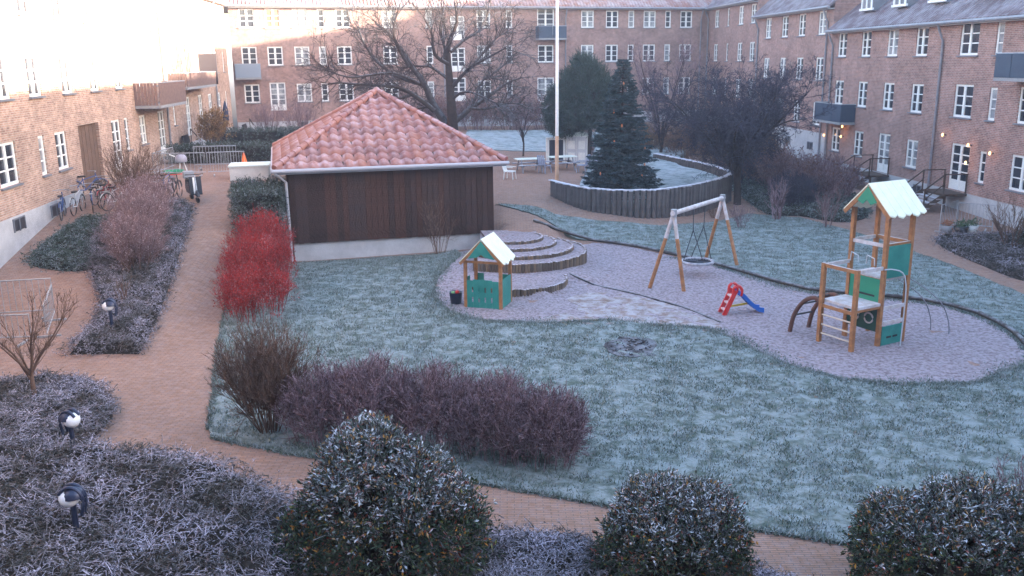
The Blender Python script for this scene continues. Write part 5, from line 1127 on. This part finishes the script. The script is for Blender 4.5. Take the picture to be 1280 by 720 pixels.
# big courtyard tree: limbs in metres, x sideways
k = .0462; Yt = 52.
def lim(pix, depth):
    out = []
    for i, (px, py) in enumerate(pix):
        out.append(((px-567)*k, depth*abs(px-567)*k+(.1 if depth else 0)*i, 3.6-float(T(-3.25, 52))+(155-py)*k*.97-.1))
    return out
z5 = lambda p, d: lim(p, d)
big = [([(0, 0, -1.0), (0, 0, 1.0), (-.02, 0, 2.4), (-.1, 0, 4.2), (-.2, .1, 6.2)], .42, .15),
  (z5([(567, 165), (545, 130), (530, 98), (517, 80), (500, 55), (487, 38), (468, 22)], .35), .26, .05), (z5([(530, 100), (500, 92), (470, 72), (455, 52), (445, 28)], .5), .13, .04),
  (z5([(545, 132), (520, 112), (500, 103), (470, 100), (438, 96)], -.5), .15, .04), (z5([(517, 78), (505, 55), (500, 35), (508, 10)], -.4), .1, .035),
  (z5([(563, 75), (548, 62), (545, 38), (536, 18)], -.6), .12, .04), (z5([(560, 70), (567, 45), (575, 25), (573, 0)], .3), .17, .04),
  (z5([(567, 60), (585, 45), (600, 35), (612, 12)], .7), .1, .03), (z5([(566, 150), (590, 130), (612, 115), (632, 100), (652, 92)], .4), .18, .04), (z5([(566, 105), (585, 85), (605, 72), (632, 58)], -.5), .12, .035),
  (z5([(590, 130), (600, 100), (618, 88), (640, 70)], .9), .08, .03), (z5([(563, 95), (540, 80), (520, 78), (495, 80)], 1.0), .1, .03), (z5([(560, 60), (552, 35), (556, 15)], 1.2), .08, .03), (z5([(520, 112), (495, 118), (470, 112), (446, 118)], .7), .09, .025), (z5([(540, 128), (515, 132), (492, 128), (470, 134)], 1.1), .08, .02), (z5([(530, 98), (500, 85), (462, 88), (436, 78)], -.9), .1, .025), (z5([(590, 130), (612, 128), (640, 120), (655, 125)], -.6), .09, .02), (z5([(585, 85), (605, 60), (622, 40), (640, 35)], 1.0), .09, .02), (z5([(566, 120), (580, 110), (600, 112), (625, 122)], -1.0), .09, .03)]
bare_tree('large old leafless tree with spreading crown behind the shed roof', -3.25, Yt, [(np.array(a)*[1, 1, 1], b, c) for a, b, c in big], .4, lv=3, nch=(4, 4, 3), twl=1.25, fr=.026, spread=.75, up=.0, dens=1.15, rmin=.008)

# right hand dense bare tree
bare_tree('dense dark leafless tree in front of the right brick wing', 11.1, 44.0, [([(0, 0, -.3), (.0, .2, 1.0), (-.2, .3, 2.2)], .2, .14)]+[([(-.15, .2, 1.5), (c*.9-.3, s_*.8, 2.8), (c*2.0-.3, s_*1.8, 3.9), (c*r-.3, s_*r, h_)], .085, .03) for c, s_, r, h_ in [(math.cos(a), math.sin(a), rng.uniform(2.6, 3.4), rng.uniform(3.9, 5.5)) for a in np.linspace(0, 2*PI, 12)[:-1]]]+rl(5, 5.6, 1.6, 1.9, .08), .2, lv=3, nch=(6, 5, 3), twl=1.05, fr=.018, tmat=twig_blue, up=.0, dens=1.35, spread=.9, rmin=.009)
bare_tree('slim leafless tree between the dense dark tree and the spruce', 9.6, 58, [([(0, 0, -.3), (0, 0, 1.5), (.1, 0, 3)], .12, .08)]+rl(7, 7, 2.4, 1.6, .06), .1, lv=2, nch=(5, 4), twl=.8, fr=.014, up=.12, tmat=twig_purple)
bare_tree('thin leafless tree in the lawn behind the picnic tables', .8, 58.5, [([(0, 0, -.2), (.05, 0, .8), (-.05, 0, 1.7)], .06, .05)]+rl(6, 3.6, 1.4, 1.3, .03), .1, lv=2, nch=(4, 4), twl=.5, fr=.01, tmat=twig_purple)

# purple hedge made of several bare shrubs
for i, (x, y, H, rx, ry, lb) in enumerate([(-3.75, 16.65, 1.5, .85, .85, 'purplish leafless shrub joining the tall brown one at the left of the row'), (-2.65, 16.4, 1.7, .9, .85, 'purplish leafless shrub behind the large evergreen bush'), (-1.45, 16.15, 1.62, .95, .85, 'purplish leafless shrub in the middle of the row on the lawn'),
        (-.3, 15.85, 1.55, .95, .85, 'purplish leafless shrub second from the right end of the row'), (.55, 15.5, 1.4, .85, .8, 'purplish leafless shrub at the right end of the row on the lawn')]):
    twig_shrub('bare_shrub', lb, 'shrub', x, y, H, rx, ry, 78, twig_purple, levels=3, nch=(9, 6, 3), r0=.008, spread=.7, base=.8, up=.1, rmin=.0055, group='row of purplish leafless shrubs', vase=1.05)
twig_shrub('bare_shrub', 'taller brown vase shaped shrub at the left end of the lawn row', 'shrub', -4.9, 17.0, 2.15, 1.25, 1.0, 42, twig_brown, levels=3, nch=(10, 7, 5), r0=.014, spread=.42, base=.18, up=.14, vase=.9)
# red dogwood along the path
for x, y, H, lb in ((-7.55, 25.6, 1.35, 'bright red leaved shrub at the near end by the path'), (-7.95, 27.6, 1.75, 'bright red leaved shrub in the middle between path and shed'), (-8.45, 29.8, 2.0, 'bright red leaved shrub at the far end next to the evergreen hedge')):
    twig_shrub('red_shrub', lb, 'shrub', x, y, H*1.12, 1.12, 1.4, 60, twig_red, levels=3, nch=(8, 5, 3), r0=.009, spread=.5, base=.75, up=.2, leafm=leaf_red, nleaf=5200, lsize=.06, group='red shrubs along the path')
leaf_bush('clipped_hedge', 'frost topped evergreen hedge block left of the shed', 'hedge', -9.35, 33.4, 1.9, .95, 1.7, 2300, 9, .075, leaf_hedge, rz=.25, z=.95, box=True, lump=.05, zc=.5)
# bed shrubs on the left
for x, y, H, r, lb in ((-11.75, 27.6, 2.0, 1.05, 'pinkish frosted shrub nearest the viewer in the left bed'), (-12.3, 29.6, 2.1, 1.15, 'pinkish frosted shrub in the middle of the left bed'), (-12.9, 31.8, 1.9, 1.2, 'pinkish frosted shrub at the far end of the left bed')):
    twig_shrub('frosted_shrub', lb, 'shrub', x, y, H, r, r, 46, twig_pink, levels=3, nch=(9, 6, 3), r0=.011, spread=.55, base=.3, up=.12, leafm=M('frosted_pink_leaves', (.3, .2, .2), (.4, .3, .31), 3, 3, .85, island=[(0, (.26, .15, .15)), (.4, (.38, .26, .27)), (.75, (.52, .44, .47))], spec=.15), nleaf=3800, lsize=.045, group='pinkish shrubs in the left bed', trunkm=twig_brown)
twig_shrub('bare_shrub', 'thin reddish sapling at the front of the left bed', 'shrub', -11.1, 25.0, 1.2, .35, .35, 5, twig_brown, levels=2, nch=(4, 3), r0=.018, spread=.4)
twig_shrub('bare_shrub', 'tall brown leafless shrub in front of the left wing beside the gateway', 'shrub', -14.5, 34.6, 2.5, 1.5, 1.2, 30, twig_brown, levels=3, nch=(7, 5, 4), r0=.02, spread=.5, base=.25, vase=1.0)
twig_shrub('climbing_plant', 'bare climber growing up the dark shed boards', 'climber', -2.75, 33.7, 2.7, .75, .22, 12, twig_brown, levels=3, nch=(6, 4, 3), r0=.012, spread=.5, base=.2, z=0)
# far left greenery
twig_shrub('brown_shrub', 'golden brown shrub beside the dark garden seat on the far left', 'shrub', -17.6, 54.5, 2.5, 1.0, 1.0, 26, twig_brown, levels=3, nch=(6, 4, 3), r0=.016, leafm=leaf_golden, nleaf=5000, lsize=.1)
for x, y, H, r, lb in ((-17.0, 64.5, 2.6, 1.6, 'reddish leafless shrub at the far left corner of the rear wing'), (-14.6, 63.2, 2.9, 1.7, 'reddish leafless shrub in front of the rear wing left of the shed roof')):
    twig_shrub('bare_shrub', lb, 'shrub', x, y, H, r, r, 30, twig_purple, levels=3, nch=(6, 4, 3), r0=.018)
for x, y, rx, ry, H, rz_, lb in ((-15.2, 48.6, 2.9, .6, 1.0, .12, 'low dark hedge behind the orange cone'), (-16.4, 58.2, 2.4, .7, 1.1, .12, 'low dark hedge beneath the far left shrubs'), (-11.5, 61, 3.2, .7, 1.0, .12, 'low dark hedge left of the large tree'), (-10.8, 49.2, 1.6, .6, 1.0, .12, 'low dark hedge just left of the shed roof')):
    leaf_bush('low_hedge', lb, 'hedge', x, y, H, rx, ry, 1300, 7, .09, leaf_hedge, rz=rz_, box=True, lump=.04, zc=.5)
# hedge under the rear wing
for i, (x, y) in enumerate([(-8.6, 71.8), (-5.6, 72.4), (-2.6, 73.2), (.4, 73.9), (3.2, 74.6)]):
    lb = ['reddish winter shrub below the rear wing partly behind the shed roof', 'reddish winter shrub below the rear wing behind the large trunk', 'reddish winter shrub below the rear wing just right of the large trunk', 'reddish winter shrub below the rear wing left of the white door', 'reddish winter shrub below the rear wing next to the flagpole'][i]
    twig_shrub('winter_shrub', lb, 'shrub', x, y, 2.6, 2.0, 1.1, 44, twig_purple, levels=3, nch=(7, 5, 3), r0=.02, rmin=.01, leafm=leaf_brownred, nleaf=2600, lsize=.14, spread=.6, base=.6, group='winter shrubs below the rear wing')
# thicket on the right
def thicket(x, y, H, r, lb, m, lm=None, nl=0, n0=36): twig_shrub('thicket_shrub', lb, 'shrub', x, y, H, r, r*.9, n0+14, m, levels=3, nch=(8, 5, 3), r0=.018, rmin=.009, spread=.6, base=.7, leafm=lm, nleaf=nl, lsize=.11, up=.08)
thicket(9.8, 60.5, 2.5, 2.2, 'tan leaved shrub behind the raised lawn right of the spruce', twig_brown, leaf_golden, 1600)
thicket(12.2, 57.5, 3.3, 2.6, 'russet shrub beyond the raised lawn in front of the rear wing', twig_brown, leaf_brownred, 5000)
thicket(13.6, 53.0, 3.2, 2.5, 'russet shrub to the right of the log fence far end', twig_brown, leaf_brownred, 5000)
thicket(12.7, 49.6, 2.3, 1.8, 'dark shrub close behind the right end of the log fence', twig_blue, leaf_brownred, 1800)
thicket(14.6, 47.2, 2.3, 1.9, 'dark purple rounded shrub right of the dense tree trunk', twig_purple, leaf_brownred, 1500, 50)
thicket(15.5, 44.3, 2.3, 1.8, 'dark purple rounded shrub in front of the whitewashed wall', twig_purple, leaf_brownred, 1500, 50)
thicket(13.3, 42.6, 1.7, 1.2, 'dark low shrub beside the forked grey stems', twig_blue, None, 0, 50)
twig_shrub('bare_shrub', 'frosted upright shrub with grey forked stems behind the swing', 'shrub', 11.95, 40.2, 1.9, .7, .6, 9, twig_purple, levels=3, nch=(6, 4, 4), r0=.035, base=.4)
twig_shrub('bare_shrub', 'pale frosted thin shrub left of the play tower roof', 'shrub', 13.6, 38.4, 2.0, .75, .6, 9, twig_pink, levels=3, nch=(6, 4, 4), r0=.022, base=.2)
twig_shrub('bare_shrub', 'little bare shrub on the back lawn right of the swing', 'shrub', 9.9, 38.4, 1.1, .6, .5, 14, twig_purple, levels=3, nch=(5, 4, 3), r0=.012)
twig_shrub('bare_shrub', 'leafless shrub with spreading twigs below the right wing windows', 'shrub', 18.9, 33.6, 2.1, 1.3, 1.1, 12, twig_brown, levels=3, nch=(6, 5, 4), r0=.022, base=.15)
leaf_bush('green_bush', 'dark green bush at the right edge below the brick wing', 'bush', 19.9, 33.2, 1.5, .9, .9, 900, 8, .08, leaf_hedge)
thicket(15.2, 57.5, 2.4, 1.8, 'purple brown shrub below the right brick corner', twig_purple, leaf_brownred, 3000)
cover('dark leafy ground cover under the dense tree and round shrubs', [(11.9, 41.4), (13.2, 40.9), (14.6, 39.4), (16.4, 41), (17.4, 46), (16.5, 52), (14, 56), (12, 53), (11.9, 47)], .4, 4200, leaf_hedge, tl=.3, leafn=5, ls=.09)
thicket(4.0, 56.6, 1.9, 1.6, 'dark russet shrub at the foot of the broad pine', twig_purple, leaf_brownred, 2500)
# plants against the log fence and in gaps
for x, y, lb in ((8.6, 56.3, 'small tan tuft at the far end of the log fence'), (9.2, 40.6, 'small grassy tuft at the foot of the log fence')):
    twig_shrub('dry_tuft', lb, 'plant', x, y, .6, .4, .4, 20, twig_brown, levels=2, nch=(4, 3), r0=.008)

# decorated spruce
def spruce(x, y, z, H, R, label):
    t = thing('spruce_tree', label, 'tree', (x, y, z)); part('trunk', MB().tube([(0, 0, -.2), (0, 0, H*.97)], [.11, .015], 8), bark, t, smooth=True)
    tw_, lf = MB(), MB(); P0, P1, r_, LP, LD = [], [], [], [], []
    for zz in np.arange(.25, H-.1, .11):
        f = 1-zz/H; n = int(9+9*f)
        for kx in range(n):
            a = rng.uniform(0, 2*PI); L = R*(f**.82)*rng.uniform(.72, 1.12)+.08
            for s_ in range(1):
                m = max(3, int(L/.14)); tt = np.linspace(0, 1, m+1)
                pts = np.c_[np.cos(a)*L*tt, np.sin(a)*L*tt, zz-.22*L*tt+.16*L*tt**2.5]
                P0.append(pts[:-1]); P1.append(pts[1:]); r_.append(.014*(1-tt[:-1]*.7))
                q = int(60*L)+14; ti = rng.uniform(.12, 1, q); bp = np.c_[np.cos(a)*L*ti, np.sin(a)*L*ti, zz-.22*L*ti+.16*L*ti**2.5]
                side = rng.choice([-1, 1], q); aa = a+side*rng.uniform(.5, 1.1, q); sl2 = (1-ti)*L*.42*rng.uniform(.4, 1, q)+.05
                off = rng.uniform(0, 1, q)*sl2; p = bp+np.c_[np.cos(aa)*off, np.sin(aa)*off, -.15*off]
                LP.append(p); LD.append(np.c_[np.cos(aa), np.sin(aa), rng.uniform(-.5, .35, q)])
    tw_.sticks(np.vstack(P0), np.vstack(P1), np.concatenate(r_), np.concatenate(r_)*.8); part('branches', tw_, bark, t, kind='stuff')
    A = np.vstack(LP); D = np.vstack(LD); lf.leaves(A, D, rng.uniform(.12, .22, len(A)), .05); part('needles', lf, needles, t, kind='stuff'); return t
spx, spy = 5.2, 42.6
spruce(spx, spy, 1.0, 6.3, 1.85, 'pointed dark spruce with small orange decorations inside the log fence')
orn = M('orange_ornament', (.75, .25, .1), None, rough=.4); k_ = 0
for hz, a, lb in ((1.2, -1.0, 'lowest orange ornament on the right side of the spruce'), (1.7, -.8, 'orange ornament low on the right edge of the spruce'), (1.3, -2.4, 'orange ornament low on the left side of the spruce'), (2.7, -2.0, 'orange ornament left of centre halfway up the spruce'), (3.4, -1.7, 'brightest orange ornament just above the middle of the spruce'), (4.0, -2.2, 'orange ornament on the upper left of the spruce'), (2.4, -.6, 'orange ornament on the right edge halfway up the spruce'), (5.2, -1.6, 'orange ornament nearest the tip of the spruce')):
    r = 1.75*((1-hz/6.3)**.82)*.98+.04
    o = part('ornament', MB().lathe([(0, -.08), (.035, -.05), (.04, .02), (.015, .08), (0, .09)], 8), orn, None, loc=(spx+r*math.cos(a), spy+r*math.sin(a), 1.0+hz-.12*r), smooth=True)
    tag(o, lb, 'ornament', 'orange ornaments on the spruce')
# round pine behind
pt_ = thing('pine_tree', 'broad dark green pine left of the decorated spruce', 'tree', (4.7, 55.0, float(T(4.7, 55)))); part('trunk', MB().tube([(0, 0, -.2), (.1, 0, 2), (0, 0, 5.5)], [.16, .12, .03], 8), bark, pt_, smooth=True)
lf, tw_ = MB(), MB(); n = 1500; d = norm(rng.normal(size=(n, 3))); d2 = 1+.16*np.sin(d[:, 0]*5+d[:, 2]*7)*np.sin(d[:, 1]*6+d[:, 2]*4+1); c = d*d2[:, None]*[1.9, 1.7, 2.15]*rng.uniform(.4, 1.12, (n, 1))**.6; c[:, :2] *= np.interp(c[:, 2], [-2.4, -1.0, 0, 2.5], [1.1, 1.15, 1.0, .5])[:, None]; c[:, 0] += -.25-.18*c[:, 2]*.0; c += [0, 0, 4.15]
c = np.vstack([c, norm(rng.normal(size=(420, 3)))*[1.1, 1.0, 1.3]+[-1.45, 0, 3.1]]); n = len(c)
ax2 = norm(c-[0, 0, 2.2]); tw_.sticks(c-ax2*.7, c, .015, .006)
P = c[:, None]+rng.normal(size=(n, 16, 3))*.1; Dn = norm(ax2[:, None]*.8+rng.normal(size=(n, 16, 3))*.55); lf.leaves(P.reshape(-1, 3), Dn.reshape(-1, 3), rng.uniform(.2, .42, n*16), .035)
part('branches', tw_, bark, pt_, kind='stuff'); part('needles', lf, needles2, pt_, kind='stuff')

# ------------------------------------------------------------ haze
hz = MB().box((0, 0, 7.5), (3600, 3600, 22)); ho = link('haze', hz.mesh('haze', None or M('haze_air', (1, 1, 1))), kind='stuff')
ho.location.z = 2
hm = MATS['haze_air']; hn = hm.node_tree; hn.nodes.clear(); out = hn.nodes.new('ShaderNodeOutputMaterial'); pv = hn.nodes.new('ShaderNodeVolumePrincipled')
pv.inputs['Color'].default_value = (.9, .9, 1, 1); pv.inputs['Density'].default_value = .0014; pv.inputs['Anisotropy'].default_value = .2
hn.links.new(pv.outputs[0], out.inputs['Volume'])
